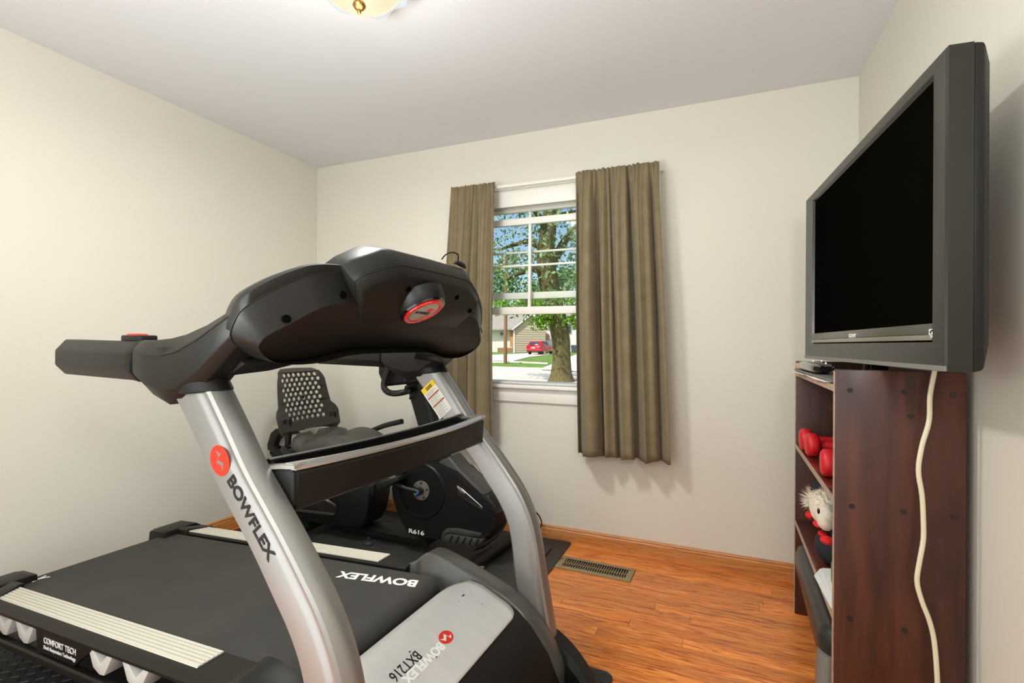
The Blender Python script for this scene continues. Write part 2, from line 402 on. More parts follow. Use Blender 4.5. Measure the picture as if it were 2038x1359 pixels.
# ------------------------------------------------------------------ treadmill (own frame: u forward, v across with + away from the camera, z up)
TM0, TMA = Vector((-2.3344, 1.2555, 0)), -.0473
EU = Vector((math.cos(TMA), math.sin(TMA), 0)); EV = Vector((-math.sin(TMA), math.cos(TMA), 0))
def tloc(q): q = q-TM0; return Vector((q.dot(EU), q.dot(EV), q.z))
def onV(px, py, v):
    d = ray(px, py); s = (v-(CO-TM0).dot(EV))/d.dot(EV); return tloc(CO+d*s)
tm = thing('treadmill', 'large grey and black treadmill with wide console, its front turned to the right', 'treadmill', TM0, TMA)
zd = lambda u: .2415+.0753*u
def V3(u, v, z): return Vector((u, v, z))
SIL2 = mat('silver_panel', (214, 213, 210), .36, metal=.12, var=.04, vscale=4, bump=.05, bscale=60, stretch=(1, 6, 1))
STRIP = mat('foot_strip_silver', (208, 204, 190), .5, metal=.15)
BELTM = mat('belt_rubber', (47, 46, 43), .78, bump=.35, bscale=420, rgb2=(56, 54, 50), vscale=5)
CUSH = mat('cushion_grey', (196, 194, 186), .5)
GREYP = mat('dusty_grey_plastic', (62, 61, 58), .42, var=.2, vscale=9, bump=.08, bscale=500)
# running belt, wrapped round both rollers
prof = []; zb = lambda u: zd(u)-.012
for k in range(9): a = math.pi/2+math.pi*k/8; prof.append((-.10+.045*math.cos(a), zb(-.1)-.045+.045*math.sin(a)))
UB = 1.395
for k in range(9): a = -math.pi/2+math.pi*k/8; prof.append((UB+.045*math.cos(a), zb(UB)-.045+.045*math.sin(a)))
b = MB(); b.loft([[V3(u, v, z) for u, z in prof] for v in (-.285, -.1, .1, .285)]); build(b, 'running_belt', BELTM, tm, local=True, ang=50)
# deck under the belt and lower frame
build(MB().loft([[V3(u, v, z) for u, z in ((-.08, zd(-.08)-.06), (1.40, zd(1.4)-.06), (1.40, zd(1.4)-.13), (-.08, zd(-.08)-.13))] for v in (-.31, .31)]), 'deck_frame', BLACKD, tm, local=True)
for s in (-1, 1):
    # side rail: flat top, sloped outer lip
    sec = [(.292, -.006), (.300, 0), (.372, 0), (.380, -.002), (.403, -.014), (.403, -.022), (.34, -.024), (.300, -.050), (.292, -.04)]
    u0, u1 = -.02, 1.285
    ring = lambda u: [V3(u, s*v, zd(u)+z) for v, z in sec]
    rail = build(MB().loft([ring(u0), ring(.4), ring(.8), ring(u1)]), 'side_rail', BLACKP, tm, local=True, ang=20)
    # ribbed silver foot strip
    b = MB(); nr = 6; w = (.371-.300)/nr
    pr = [(.300, .0005)]
    for k in range(nr): v0 = .300+k*w; pr += [(v0+.0008, .0046), (v0+w*.74, .0046), (v0+w*.82, .0012), (v0+w-.0006, .0012)]
    pr += [(.371, .0005)]
    ends = lambda v, front: (1.153 if front else .0+(v-.30)/.071*.049)
    rr = []
    for fr in (0, 1): rr.append([V3(ends(v, fr), s*v, zd(ends(v, fr))+z) for v, z in pr])
    b.loft(rr); build(b, 'foot_strip', STRIP, rail, local=True, ang=20, bevel=0)
    # skirt: text panel, lower tube
    pan = [(.392, .02), (.725, .02), (.705, .002), (.655, -.028), (.625, -.052), (.405, -.050)]
    sp = build(MB().prism([V3(u, s*.388, zd(u)-.03+z-.012) for u, z in pan], V3(0, s*.012, 0)), 'skirt_panel', BLACKD, tm, bevel=.002, local=True)
    if s < 0:
        text('lettering', 'COMFORT TECH', WHTPR, sp, V3(.448, -.4006, zd(.448)-.058), V3(1, 0, .0753), V3(-.0753, 0, 1), .19, .018, local=True, bold=.004)
        text('lettering', 'Deck Suspension Technology', WHTPR, sp, V3(.448, -.4006, zd(.448)-.079), V3(1, 0, .0753), V3(-.0753, 0, 1), .19, .014, local=True)
    b = MB(); tb = [(.385, -.098), (.404, -.098), (.408, -.104), (.408, -.122), (.385, -.126)]
    b.loft([[V3(u, s*v, zd(u)+z) for v, z in tb] for u in (-.05, 1.40)]); build(b, 'frame_tube', BLACKP, tm, local=True, bevel=.002)
    # grey zigzag deck cushions between rail and tube
    for ua in (.10, .245, .695, .868):
        w_ = .13
        zg = [(0, -.018), (.030, -.022), (.066, -.058), (.108, -.022), (.132, -.020), (.088, -.086), (.064, -.088), (.030, -.074)]
        b = MB(); b.prism([V3(ua+du, s*.345, zd(ua+du)+z) for du, z in zg], V3(0, s*.053, 0)); build(b, 'deck_cushion', CUSH, tm, local=True, bevel=.002)
    # rear end cap
    sec2 = lambda u, e: [V3(u, s*v, zd(u)+z) for v, z in ((.225-e*.0, -.03), (.228, .004+.008*(1-e)), (.25, .014), (.375, .014), (.41, -.012), (.41, -.10), (.225, -.10))]
    b = MB(); b.loft([sec2(-.185, 1), sec2(-.17, 0), sec2(-.06, 0)]);
    b2 = MB(); b2.loft([[V3(u+(.055 if v > .33 else 0), s*v, zd(u)+z) for v, z in ((.286, -.03), (.287, .010), (.30, .014), (.375, .012), (.41, -.012), (.41, -.05), (.286, -.05))] for u in (-.07, .0)])
    build(b, 'rear_cap', BLACKP, tm, local=True, bevel=.003); build(b2, 'rear_cap_side', BLACKP, tm, local=True, bevel=.003)
    build(MB().tube([V3(-.09, s*.37, .155), V3(-.09, s*.37, .06)], .02).disc(V3(-.09, s*.37, .0094), V3(0, 0, 1), .028, .052), 'rear_foot', RUBBER, tm, local=True)
    # fender beside the motor hood
    up = [(1.275, .338), (1.305, .352), (1.34, .383), (1.37, .394), (1.42, .388), (1.50, .366), (1.60, .333), (1.70, .293), (1.79, .215), (1.86, .10)]
    up = spline([Vector((a, 0, c_)) for a, c_ in up], 3)
    rr = []
    for q in up: rr.append([V3(q.x, s*.318, .03), V3(q.x, s*.318, q.z-.010), V3(q.x, s*.326, q.z), V3(q.x, s*.398, q.z-.006), V3(q.x, s*.418, q.z-.022), V3(q.x, s*.425, .03)])
    build(MB().loft(rr), 'fender', mat('fender_window_lit', (82, 81, 77), .30, var=.15, vscale=9) if s > 0 else BLACKP, tm, local=True, ang=45)  # far fender painted lighter for window reflection; both are the same plastic
    # upright
    A = [(1.215, 1.035), (1.285, .955), (1.355, .870), (1.43, .788), (1.487, .728), (1.55, .650), (1.597, .590), (1.630, .530), (1.650, .455), (1.662, .36), (1.677, .27), (1.70, .12)]
    B = [(1.345, 1.050), (1.410, .967), (1.470, .887), (1.527, .825), (1.58, .767), (1.637, .700), (1.685, .637), (1.727, .557), (1.752, .47), (1.773, .35), (1.80, .21), (1.822, .10)]
    A = spline([Vector((a, 0, c_)) for a, c_ in A], 4); B = spline([Vector((a, 0, c_)) for a, c_ in B], 4)
    half = [(0, .45), (.03, .9), (.08, 1), (.62, 1), (.70, .95), (.76, .86), (.82, .85), (.88, .86), (.94, .72), (.98, .42), (1, .12)]
    secn = half+[(a, -w) for a, w in half[::-1]]
    b = MB(); b.loft([[p+(q-p)*a+V3(0, s*.442+w*.036, 0) for a, w in secn] for p, q in zip(A, B)])
    upr = build(b, 'upright', SILVER, tm, local=True, ang=28)
    if s < 0:
        # maker's mark and lettering down the outer face
        d = V3(.129, 0, -.142); dn = d.normalized(); nn = V3(0, -1, 0); upv = nn.cross(dn)
        c0 = V3(1.393, -.4785, .899)
        mk = MB(); mk.loft([[c0+dn*.034*math.cos(a)+upv*.029*math.sin(a)+V3(0, e, 0) for a in [2*math.pi*k/28 for k in range(28)]] for e in (.0006, -.0006)])
        mk_ = build(mk, 'round_mark', REDP, upr, local=True)
        zz_ = [(-.024, .004), (-.008, .013), (-.004, -.002), (.012, .008), (.024, -.006), (.012, .000), (-.002, -.010), (-.007, .005)]
        build(MB().prism([c0+dn*a+upv*b_+V3(0, -.0007, 0) for a, b_ in zz_], V3(0, -.0006, 0)), 'mark_stroke', SILVER, mk_, local=True, smooth=False)
        o0 = V3(1.427, -.4785, .868)-upv*.0145
        text('lettering', 'BOWFLEX', BLKPR, upr, o0, dn, upv, .193, .027, bold=.03, local=True)
    else:
        # warning label on the inner face
        YEL = mat('label_yellow', (236, 200, 40), .5); BRN = mat('label_brown', (150, 74, 30), .5); LBW = mat('label_white', (226, 224, 214), .5); LINE = mat('label_line', (150, 148, 140), .6)
        P4 = [onV(838, 777, .4055), onV(861, 754, .4055), onV(900, 812, .4055), onV(876, 834, .4055)]
        def q4(a, t): return (P4[0]*(1-a)+P4[1]*a)*(1-t)+(P4[3]*(1-a)+P4[2]*a)*t
        def patch(a0, a1, t0, t1, e): return MB().prism([q4(a0, t0), q4(a1, t0), q4(a1, t1), q4(a0, t1)][::1], V3(0, -e, 0))
        lb = build(patch(0, 1, 0, 1, .0008), 'warning_label', LBW, upr, local=True, smooth=False)
        build(patch(0, 1, 0, .17, .0011), 'label_band', YEL, lb, local=True, smooth=False)
        for t in (.06, .11): build(patch(.3, .75, t, t+.03, .0013), 'label_line', BLKPR, lb, local=True, smooth=False)
        for t in (.33, .60): build(patch(.06, .95, t, t+.045, .0011), 'label_bar', BRN, lb, local=True, smooth=False)
        lt = MB()
        for t in (.20, .24, .28, .40, .44, .48, .52, .56, .67, .71, .75, .79, .83, .87, .91, .95):
            p = patch(.08, .5+.4*((t*37) % 1), t, t+.016, .0011); lt.add(p.v, p.f)
        o = build(lt, 'label_small_print', LINE, lb, local=True, smooth=False, merge=False)
    # black sleeve where the upright enters the handle arm
    b = MB(); rr = []
    for t, g in ((-.012, 1.0), (-.008, 1.12), (.03, 1.15), (.130, 1.15)):
        p, q = A[0], B[0]; ax = (A[0]-A[3]).normalized(); mid = (p+q)/2
        rr.append([mid+ax*t*.95+ (q-p)*.5*g*math.cos(a)+V3(0, s*.442+.042*g*math.sin(a), 0) for a in [2*math.pi*k/28 for k in range(28)]])
    build(MB().loft(rr), 'upright_sleeve', BLACKP, tm, local=True, ang=50)
    # handle arm (from the console back to the grip) and the grip bar
    st = [(1.055, 1.062, 1.148, .034), (1.085, 1.050, 1.152, .046), (1.14, 1.022, 1.152, .052), (1.20, 1.004, 1.156, .052), (1.26, 1.012, 1.166, .052), (1.33, 1.060, 1.186, .05), (1.385, 1.105, 1.208, .048), (1.435, 1.145, 1.228, .044)]
    rr = []
    for u, z0, z1, h in st:
        hh = z1-z0
        rr.append([V3(u, s*.442+y_*h, z0+t_*hh) for y_, t_ in ((-.55, 0), (-1, .22), (-1, .72), (-.9, .80), (-.55, 1), (.55, 1), (.9, .8), (1, .72), (1, .22), (.55, 0))])
    arm = build(MB().loft(rr), 'handle_arm', BLACKP, tm, local=True, bevel=.003, ang=30)
    # parting seam of the two shells
    build(MB().tube([V3(u, s*(.442+h+.0002), z0+.74*(z1-z0)) for u, z0, z1, h in st[1:]], .0012, 4), 'arm_seam', BLKPR, arm, local=True)
    rr = []
    for u, g in ((.672, .62), (.70, 1), (1.03, 1.0), (1.062, 1.06)):
        rr.append([V3(u, s*.442+y_*.040*g, 1.104+t_*.048*g-.004*(u-.7)/.35) for y_, t_ in ((-.45, -1), (-1, -.45), (-1, .40), (-.45, 1), (.45, 1), (1, .40), (1, -.45), (.45, -1))])
    grip = build(MB().loft(rr), 'grip_bar', BLACKP, arm, local=True, bevel=.003)
    if s < 0:
        build(MB().box((.955, -.452, 1.146), (1.045, -.412, 1.164)), 'switch_pad', BLACKD, arm, bevel=.004, local=True)
        build(MB().box((.968, -.446, 1.160), (1.018, -.420, 1.168)), 'red_button', REDP, arm, bevel=.003, local=True)
    # pulse-grip rod between arm and console underside
    build(MB().loft([[V3(u, s*v, z) for u, z in q] for v, q in ((.43, ((1.20, 1.085), (1.345, 1.072), (1.40, 1.10), (1.32, 1.16))), (.36, ((1.26, 1.095), (1.39, 1.082), (1.42, 1.11), (1.34, 1.16))), (.26, ((1.34, 1.112), (1.425, 1.106), (1.44, 1.14), (1.34, 1.165))))]), 'arm_bracket', BLACKD, tm, bevel=.006, local=True)
    # base foot rail on the floor
    path = [V3(1.58, s*.445, .03), V3(1.72, s*.445, .035), V3(1.82, s*.445, .05), V3(1.90, s*.42, .045), V3(1.96, s*.38, .03)]
    rr = []
    for p, h in zip(spline(path, 4), [.03, .035, .045, .05, .06, .07, .075, .075, .07, .065, .06, .055, .05, .045, .04, .035, .03]):
        rr.append([p+V3(0, y_*.045, h*t_+h-p.z+.0098) for y_, t_ in ((-1, -1), (1, -1), (1, .5), (.6, 1), (-.6, 1), (-1, .5))])
    build(MB().loft(rr), 'base_foot', BLACKP, tm, local=True, ang=35)
build(MB().box((1.60, -.44, .02), (1.70, .44, .08)), 'base_crossbar', BLACKD, tm, local=True, bevel=.004)
# belt lettering
text('belt_lettering', 'BOWFLEX', WHTPR, tm, V3(1.395, .243, zb(1.395)+.0008), V3(-1, -.085, -.0753), V3(.085, -1, 0), .345, .047, bold=.035, shear=-.25, local=True, ext=.0004)
text('belt_lettering', 'X', WHTPR, tm, V3(-.095, -.245, zb(-.095)+.0010), V3(1, 0, .0753), V3(0, 1, 0), .05, .05, bold=.03, shear=.25, local=True, ext=.0004)
# motor hood with the silver top plate
hp = [(1.45, .20), (1.452, .262), (1.475, .308), (1.51, .328), (1.55, .335), (1.60, .327), (1.72, .276), (1.77, .238), (1.83, .165), (1.875, .07), (1.878, .03)]
b = MB(); b.loft([[V3(u, v, z) for u, z in hp]+[V3(1.45, v, .03)] for v in (-.32, -.1, .1, .32)])
build(b, 'motor_hood', BLACKP, tm, local=True, ang=25)
def zplate(u):
    pts = [(1.44, .282), (1.465, .308), (1.49, .327), (1.515, .338), (1.55, .3435), (1.60, .336), (1.66, .312), (1.72, .286), (1.745, .272)]
    for (a, za), (c_, zc) in zip(pts, pts[1:]):
        if u <= c_: t = max(0, (u-a)/(c_-a)); return za+(zc-za)*t
    return pts[-1][1]
def vext(u):
    if u < 1.55: return .232+(.302-.232)*max(0, (u-1.475)/.075)
    if u > 1.69: t = (u-1.69)/.042; return .302-.042*(1-math.sqrt(max(0, 1-t*t)))
    return .302
us = [1.462, 1.475, 1.49, 1.505, 1.52, 1.535, 1.55, 1.57, 1.60, 1.64, 1.68, 1.69, 1.705, 1.717, 1.726, 1.732]
rows = []
for u in us:
    e = vext(u); rows.append([V3(u, -e+2*e*k/24, zplate(u)+.004) for k in range(25)])
b = MB(); b.grid(rows); plate = build(b, 'silver_plate', SIL2, tm, local=True, ang=60)
sm = plate.modifiers.new('s', 'SOLIDIFY'); sm.thickness = .010; sm.offset = -1
def onplate(v0, u0, xd):  # lettering wrapped onto the plate
    def f(a, b_, h): 
        u = u0+b_*UPD; v = v0+a*xd
        return V3(u, v, zplate(u)+.0045+h)
    return f
UPD = 1
text('plate_lettering', 'BOWFLEX', mat('pale_print', (250, 250, 248), .5), plate, V3(0, 0, 0), V3(1, 0, 0), V3(0, 1, 0), .165, .025, bold=.03, local=True, surf=lambda a, b_, h: V3(1.632+b_, -.008-a, zplate(1.632+b_)+.0048+h))
text('plate_lettering', 'BXT216', BLKPR, plate, V3(0, 0, 0), V3(1, 0, 0), V3(0, 1, 0), .108, .026, local=True, surf=lambda a, b_, h: V3(1.607+b_, -.082-a, zplate(1.607+b_)+.0048+h))
c0 = (1.637, .022)
mk = MB(); ring = lambda r1, r2, dz: [V3(c0[0]+r1*math.sin(a), c0[1]+r2*math.cos(a), zplate(c0[0]+r1*math.sin(a))+dz) for a in [2*math.pi*k/28 for k in range(28)]]
mk.loft([ring(.018, .026, .0045), ring(.018, .026, .0054)]); mk_ = build(mk, 'round_mark', REDP, plate, local=True)
build(MB().prism([V3(c0[0]+b_, c0[1]-a, zplate(c0[0]+b_)+.0056) for a, b_ in ((-.018, .004), (-.008, .013), (-.004, -.002), (.012, .008), (.022, -.006), (.012, .0), (-.002, -.010), (-.007, .005))], V3(0, 0, .0005)), 'mark_stroke', WHTPR, mk_, local=True, smooth=False)
# scuffs on the plate
for (du, dv, l_, w_) in ((1.578, .20, .016, .004), (1.655, -.06, .010, .003), (1.60, -.10, .008, .003), (1.585, .17, .004, .002), (1.64, .22, .004, .002)):
    build(MB().prism([V3(du, dv, zplate(du)+.0046), V3(du+w_, dv+l_*.3, zplate(du)+.0046), V3(du+w_, dv+l_, zplate(du)+.0046), V3(du-.001, dv+l_*.8, zplate(du)+.0046)], V3(0, 0, .0004)), 'scuff', BLKPR, plate, local=True, smooth=False)

# accessory tray between the uprights
fr = lambda v: 1.535+.040*(1-(v/.41)**2)
rows_t = []; n = 24
pf = [(-.005, .792, 0), (0, .797, 0), (.004, .872, 0), (0, .885, 0), (-.022, .893, 0)]
b = MB(); rr = []
for k in range(n+1):
    v = -.405+.81*k/n; f = fr(v); zt = -.014*(1-(v/.41)**2)
    rr.append([V3(f-.13, v, .800), V3(f-.01, v, .790-zt), V3(f, v, .797-zt), V3(f+.005, v, .872), V3(f-.002, v, .880), V3(f-.035, v, .880), V3(f-.045, v, .868), V3(f-.13, v, .868)])
build(MB().loft(rr), 'accessory_tray', BLACKP, tm, local=True, ang=30)
TRIMS = mat('tray_trim', (196, 194, 188), .25, metal=.6)
rr = []
for k in range(n+1):
    v = -.41+.82*k/n; f = fr(v); wd = -.007+.022*abs(v/.41)**2.5
    rr.append([V3(f+.004, v, .880), V3(f+.005, v, .886), V3(f-.006, v, .893), V3(f-wd-.012, v, .893), V3(f-wd-.014, v, .878)])
build(MB().loft(rr), 'tray_front_trim', TRIMS, tm, local=True, ang=30)
rr = []
for k in range(n+1):
    v = -.40+.80*k/n; f = fr(v)-.092
    rr.append([V3(f, v, .862), V3(f+.006, v, .888), V3(f-.004, v, .892), V3(f-.016, v, .888), V3(f-.016, v, .862)])
build(MB().loft(rr), 'tray_rear_wall', GLOSSB, tm, local=True, ang=30)
build(MB().tube([V3(fr(v)-.092+.002, v, .893) for v in [-.40+.80*k/n for k in range(n+1)]], .0022, 6), 'tray_rear_trim', TRIMS, tm, local=True)
for s in (-1, 1):
    build(MB().loft([[V3(u+du, s*v, z+dz) for u, z in ((1.40, .81), (1.522, .795), (1.535, .805), (1.535, .875), (1.522, .884), (1.40, .872))] for v, du, dz in ((.36, .002, 0), (.412, 0, 0))]), 'tray_end', BLACKP, tm, local=True, bevel=.006)
    build(MB().loft([[V3(u, s*v, z) for v, z in ((.390, zt), (.416, zt), (.416, zt+.007), (.402, zt+.010), (.390, zt+.007))] for u, zt in ((1.42, .868), (1.50, .880), (1.541, .884))]), 'tray_end_trim', TRIMS, tm, local=True, ang=30)

# console: nested outlines on a plane leaning back
PO, PT, PN = Vector((1.40, 0, 1.11)), Vector((.564, 0, .827)), Vector((.827, 0, -.564))
BK_ = Vector((-1, 0, .06))
def cp(v, t, d):
    if d >= -.012: return PO+PT*t+PN*d+V3(0, v, 0)
    return PO+PT*t+PN*-.012+BK_*(-.012-d)+V3(0, v, 0)
def ringpts(half, d, sc=1., k=4):
    """half outline from bottom centre outward and up to top centre, mirrored"""
    pts = [Vector((v, t, 0)) for v, t in half]; pts = spline(pts, k) if k > 1 else pts
    full = [(-p.x, p.y) for p in pts[1:-1]][::-1]
    ring = [(p.x, p.y) for p in pts]+full
    return [cp(v*sc, .13+(t-.13)*sc, d) for v, t in ring]
O1 = [(0, .044), (.17, .040), (.27, .018), (.36, .012), (.425, .022), (.482, .062), (.492, .105), (.488, .155), (.45, .197), (.41, .226), (.37, .247), (.31, .259), (.22, .263), (0, .264)]
O3 = [(0, .040), (.17, .036), (.27, .014), (.36, .010), (.425, .018), (.486, .058), (.496, .100), (.487, .135), (.445, .178), (.405, .209), (.367, .231), (.31, .245), (.22, .250), (0, .251)]
O4 = [(0, .040), (.17, .036), (.27, .014), (.36, .010), (.425, .018), (.482, .058), (.490, .098), (.479, .125), (.436, .165), (.396, .197), (.362, .217), (.31, .229), (.22, .235), (0, .236)]
O5 = [(0, .050), (.17, .046), (.27, .024), (.36, .022), (.415, .036), (.455, .066), (.458, .086), (.447, .103), (.410, .131), (.374, .160), (.338, .182), (.28, .195), (.20, .198), (0, .199)]
rr = [ringpts(O1, -.085, .90), ringpts(O1, -.070, .955), ringpts(O1, -.02, 1.), ringpts(O1, -.008, 1.0), ringpts(O3, .004, 1.)]
top = build(MB().loft(rr), 'console_top_shell', BLACKP, tm, local=True, ang=40)
rr = [ringpts(O3, .0042, .998), ringpts(O4, .016, 1.), ringpts(O5, .052, 1.)]
b = MB(); b.loft(rr, caps=False)
# bowl: from the crease down to the bottom edge
hp5 = spline([Vector((v, t, 0)) for v, t in O5], 6); im = max(range(len(hp5)), key=lambda k: hp5[k].x)
def branch(pts, v):
    v = abs(v)
    for p, q in zip(pts, pts[1:]):
        a_, c_ = (p, q) if p.x <= q.x else (q, p)
        if a_.x <= v <= c_.x: return a_.y+(c_.y-a_.y)*((v-a_.x)/max(1e-6, c_.x-a_.x))
    return pts[0].y if abs(pts[0].x-v) < abs(pts[-1].x-v) else pts[-1].y
vm = hp5[im].x-.0005; wr = []
for k in range(41):
    sv = math.sin((k/40-.5)*math.pi); v = vm*sv; t0_, t1_ = branch(hp5[:im+1], v), branch(hp5[im:], v); row = []
    for q in range(9):
        f = q/8; row.append(cp(v, t0_+(t1_-t0_)*f, .052-.030*(1-f)**1.5*(1-abs(sv)**3)+.010*math.sin(math.pi*f)*(1-sv*sv)))
    wr.append(row)
b.grid(wr)
low = build(b, 'console_lower_shell', BLACKP, tm, local=True, ang=32)
# seam line between the shells
rs = ringpts(O3, .0041, 1.001); build(MB().tube(rs+[rs[0]], .0013, 4, caps=False), 'shell_seam', BLKPR, low, local=True)
# screw recesses: raised discs, the shade of the holes painted black
HOLE = mat('hole_shade_black', (6, 6, 6), .9, spec=0.)
for s in (-1, 1):
    for (v, t, d) in ((.421, .141, .048), (.294, .210, .039)):
        nrm = (PN*.5+PT*.75+V3(0, s*.4, 0)).normalized()
        build(MB().disc(cp(s*v, t, d)-nrm*.002, nrm, .0095, .0024, 16, .0090, inner=.0065), 'screw_recess_shade', HOLE, low, local=True)
        build(MB().disc(cp(s*v, t, d)-nrm*.0015, nrm, .0068, .0018, 12), 'screw_hole_shade', HOLE, low, local=True)
# raised centre hump
H0 = [(0, .15), (.22, .15), (.262, .20), (.288, .262), (.268, .288), (.215, .328), (.18, .336), (0, .338)]
H1 = [(0, .15), (.22, .15), (.262, .20), (.298, .262), (.278, .285), (.205, .327), (.17, .333), (0, .335)]
H2 = [(0, .15), (.22, .15), (.255, .196), (.288, .250), (.268, .272), (.185, .310), (.155, .316), (0, .318)]
H3 = [(0, .155), (.21, .155), (.245, .194), (.270, .238), (.255, .256), (.162, .294), (.135, .299), (0, .300)]
hump = build(MB().loft([ringpts(H0, -.09, .93, 1), ringpts(H0, -.07, 1, 1), ringpts(H1, 0, 1, 1), ringpts(H2, .045, 1, 1)]), 'console_hump', BLACKP, tm, local=True, bevel=.006, ang=30)
hl = build(MB().loft([ringpts(H2, .0455, .996, 1), ringpts(H3, .062, 1, 1), ringpts(H3, .064, .98, 1)]), 'hump_back_panel', BLACKP, tm, local=True, bevel=.004, ang=30)
rs = ringpts(H2, .0452, 1.002, 1); build(MB().tube(rs+[rs[0]], .0013, 4, caps=False), 'shell_seam', BLKPR, hl, local=True)
for (v, t) in ((-.118, .262), (.118, .262), (.235, .222)):  # black discs here too paint the dark of the holes
    build(MB().disc(cp(v, t, .0635), PN, .0085, .003, 14, .0075, inner=.006), 'screw_recess_shade', HOLE, hl, local=True)
    build(MB().disc(cp(v, t, .0637), PN, .0062, .0016, 12), 'screw_hole_shade', HOLE, hl, local=True)
# badge boss: sloping cylinder with a red ring and silver disc
BN = Vector((.50, 0, -.866)); BT = Vector((.866, 0, .5)); BC = cp(-.036, .216, .078)
def br(r, off, cx=0): return [BC+BN*off+V3(0, 1, 0)*r*.93*math.cos(a)+BT*r*.93*math.sin(a) for a in [2*math.pi*k/36 for k in range(36)]]
boss = build(MB().loft([[p+PT*.004 for p in br(.080, -.035)], br(.076, -.004), br(.070, .004)]), 'badge_boss', BLACKP, tm, local=True, ang=40)
REDR = mat('badge_red', (214, 20, 18), .25, coat=.5)
build(MB().loft([br(.071, .003), br(.069, .008), br(.056, .009), br(.056, .003)], caps=False), 'badge_black_ring', GLOSSB, boss, local=True)
build(MB().loft([br(.0630, .0082), br(.061, .0125), br(.051, .0125), br(.050, .006)], caps=False), 'badge_red_ring', REDR, boss, local=True)
bd = build(MB().loft([br(.050, .005), br(.050, .010), br(.047, .011)]), 'badge_disc', mat('badge_silver', (190, 186, 176), .35, metal=.4), boss, local=True)
text('badge_lettering', 'BOWFLEX', BLKPR, bd, BC+BN*.0113+V3(0, -.034, 0)-BT*.008, V3(0, 1, 0), BT, .062, .011, bold=.03, local=True, ext=.0004)
build(MB().loft([[BC+BN*e+V3(0, .012, 0)+BT*.014+V3(0, 1, 0)*.010*math.cos(a)+BT*.009*math.sin(a) for a in [2*math.pi*k/16 for k in range(16)]] for e in (.0112, .0118)]), 'round_mark', REDP, bd, local=True)
# headphone cable on the console
cab = MB(); pts = [tm.matrix_world @ v if False else (TM0+EU*v.x+EV*v.y+V3(0, 0, v.z)) for v in (cp(.06, .340, -.01), cp(.065, .356, -.01), cp(.09, .369, -.012), cp(.125, .369, -.012), cp(.14, .350, -.01), cp(.132, .343, -.008), cp(.125, .3395, -.008))]
cab.tube(pts, .0022, 6, smooth=4)
lp = [TM0+EU*v.x+EV*v.y+V3(0, 0, v.z) for v in (cp(.142, .344, -.015), cp(.16, .345, -.018), cp(.19, .342, -.018), cp(.21, .336, -.018))]
cab.tube(lp, [.005, .008, .008, .004], 8)
tag(build(cab, 'safety_key', BLACKD), 'small black cable loop with plug lying on top of the treadmill console', 'cable')

# ------------------------------------------------------------------ mats on the floor
MATM = mat('mat_rubber', (42, 42, 42), .5, bump=.2, bscale=300, var=.2, vscale=4)
def rrect(x0, y0, x1, y1, r, n=6):
    p = []
    for cx, cy, a0 in ((x1-r, y1-r, 0), (x0+r, y1-r, 90), (x0+r, y0+r, 180), (x1-r, y0+r, 270)):
        for k in range(n+1): a = math.radians(a0+90*k/n); p.append(Vector((cx+r*math.cos(a), cy+r*math.sin(a), 0)))
    return p
def slab(pts, z0, z1): return MB().prism([p+Vector((0, 0, z0)) for p in pts], (0, 0, z1-z0))
tmat = thing('exercise_mat', 'black diamond-tread rubber mat under the treadmill, one corner showing on the wood floor', 'mat', (-1.49, 1.08, 0))
build(slab(rrect(-2.66, .45, -.325, 1.718, .035), .0006, .006), 'mat_sheet', MATM, tmat, ang=30)
tb = MB(); 
for i in range(78):
    for k in range(36):
        x = -2.64+i*.030; y = .64+k*.030
        if x > -.35 or y > 1.70: continue
        if (-2.35 < x < -.60) and (.95 < y < 1.62): continue
        if y < .64: continue
        a = math.radians(45 if (i+k) % 2 else -45); dx, dy = math.cos(a)*.0145, math.sin(a)*.0145; ex, ey = -math.sin(a)*.0035, math.cos(a)*.0035
        tb.add([(x-dx, y-dy, .006), (x+ex, y+ey, .006), (x+dx, y+dy, .006), (x-ex, y-ey, .006), (x-dx*.6, y-dy*.6, .0088), (x+dx*.6, y+dy*.6, .0088)], [(0, 3, 4), (3, 2, 5, 4), (2, 1, 5), (1, 0, 4, 5)])
o = build(tb, 'tread_bars', MATM, tmat, smooth=False, merge=False); o['kind'] = 'stuff'
tag(build(slab(rrect(-2.70, 1.735, -.772, 2.752, .02), .0006, .007), 'floor_mat', MATM, ang=30, bevel=.002), 'large smooth black floor mat under the exercise bike, reaching the back baseboard', 'mat')
tag(build(slab(rrect(-2.16, 1.765, -.848, 2.640, .045), .0072, .018), 'bike_mat', mat('mat_rubber_grey', (48, 47, 44), .65, bump=.2, bscale=250, var=.22, vscale=2.5), ang=30, bevel=.003), 'smaller thicker black mat with rounded corners lying on the large floor mat', 'mat')

# ------------------------------------------------------------------ floor vent
VENT = mat('vent_brown', (146, 130, 96), .5, metal=.1)
vt = thing('floor_vent', 'brown metal floor register with narrow slats in the wood floor', 'vent', (-.576, 2.489, 0), math.radians(-1))
b = MB(); hw, hh, iw, ih = .193, .074, .163, .046
for (x0, y0, x1, y1) in ((-hw, -hh, hw, -ih), (-hw, ih, hw, hh), (-hw, -ih, -iw, ih), (iw, -ih, hw, ih)): b.box((x0, y0, .0006), (x1, y1, .006))
build(b, 'frame', VENT, vt, local=True, bevel=.0015, merge=True)
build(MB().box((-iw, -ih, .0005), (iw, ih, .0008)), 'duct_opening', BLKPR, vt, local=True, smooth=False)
for k in range(26):
    x = -iw+.008+k*(2*iw-.016)/25
    build(MB().box((x-.0018, -ih, .001), (x+.0018, ih, .0058)), 'slat', VENT, vt, local=True, smooth=False)
build(MB().box((-iw, -.003, .001), (iw, .003, .0040)), 'slat_rib', VENT, vt, local=True, smooth=False)

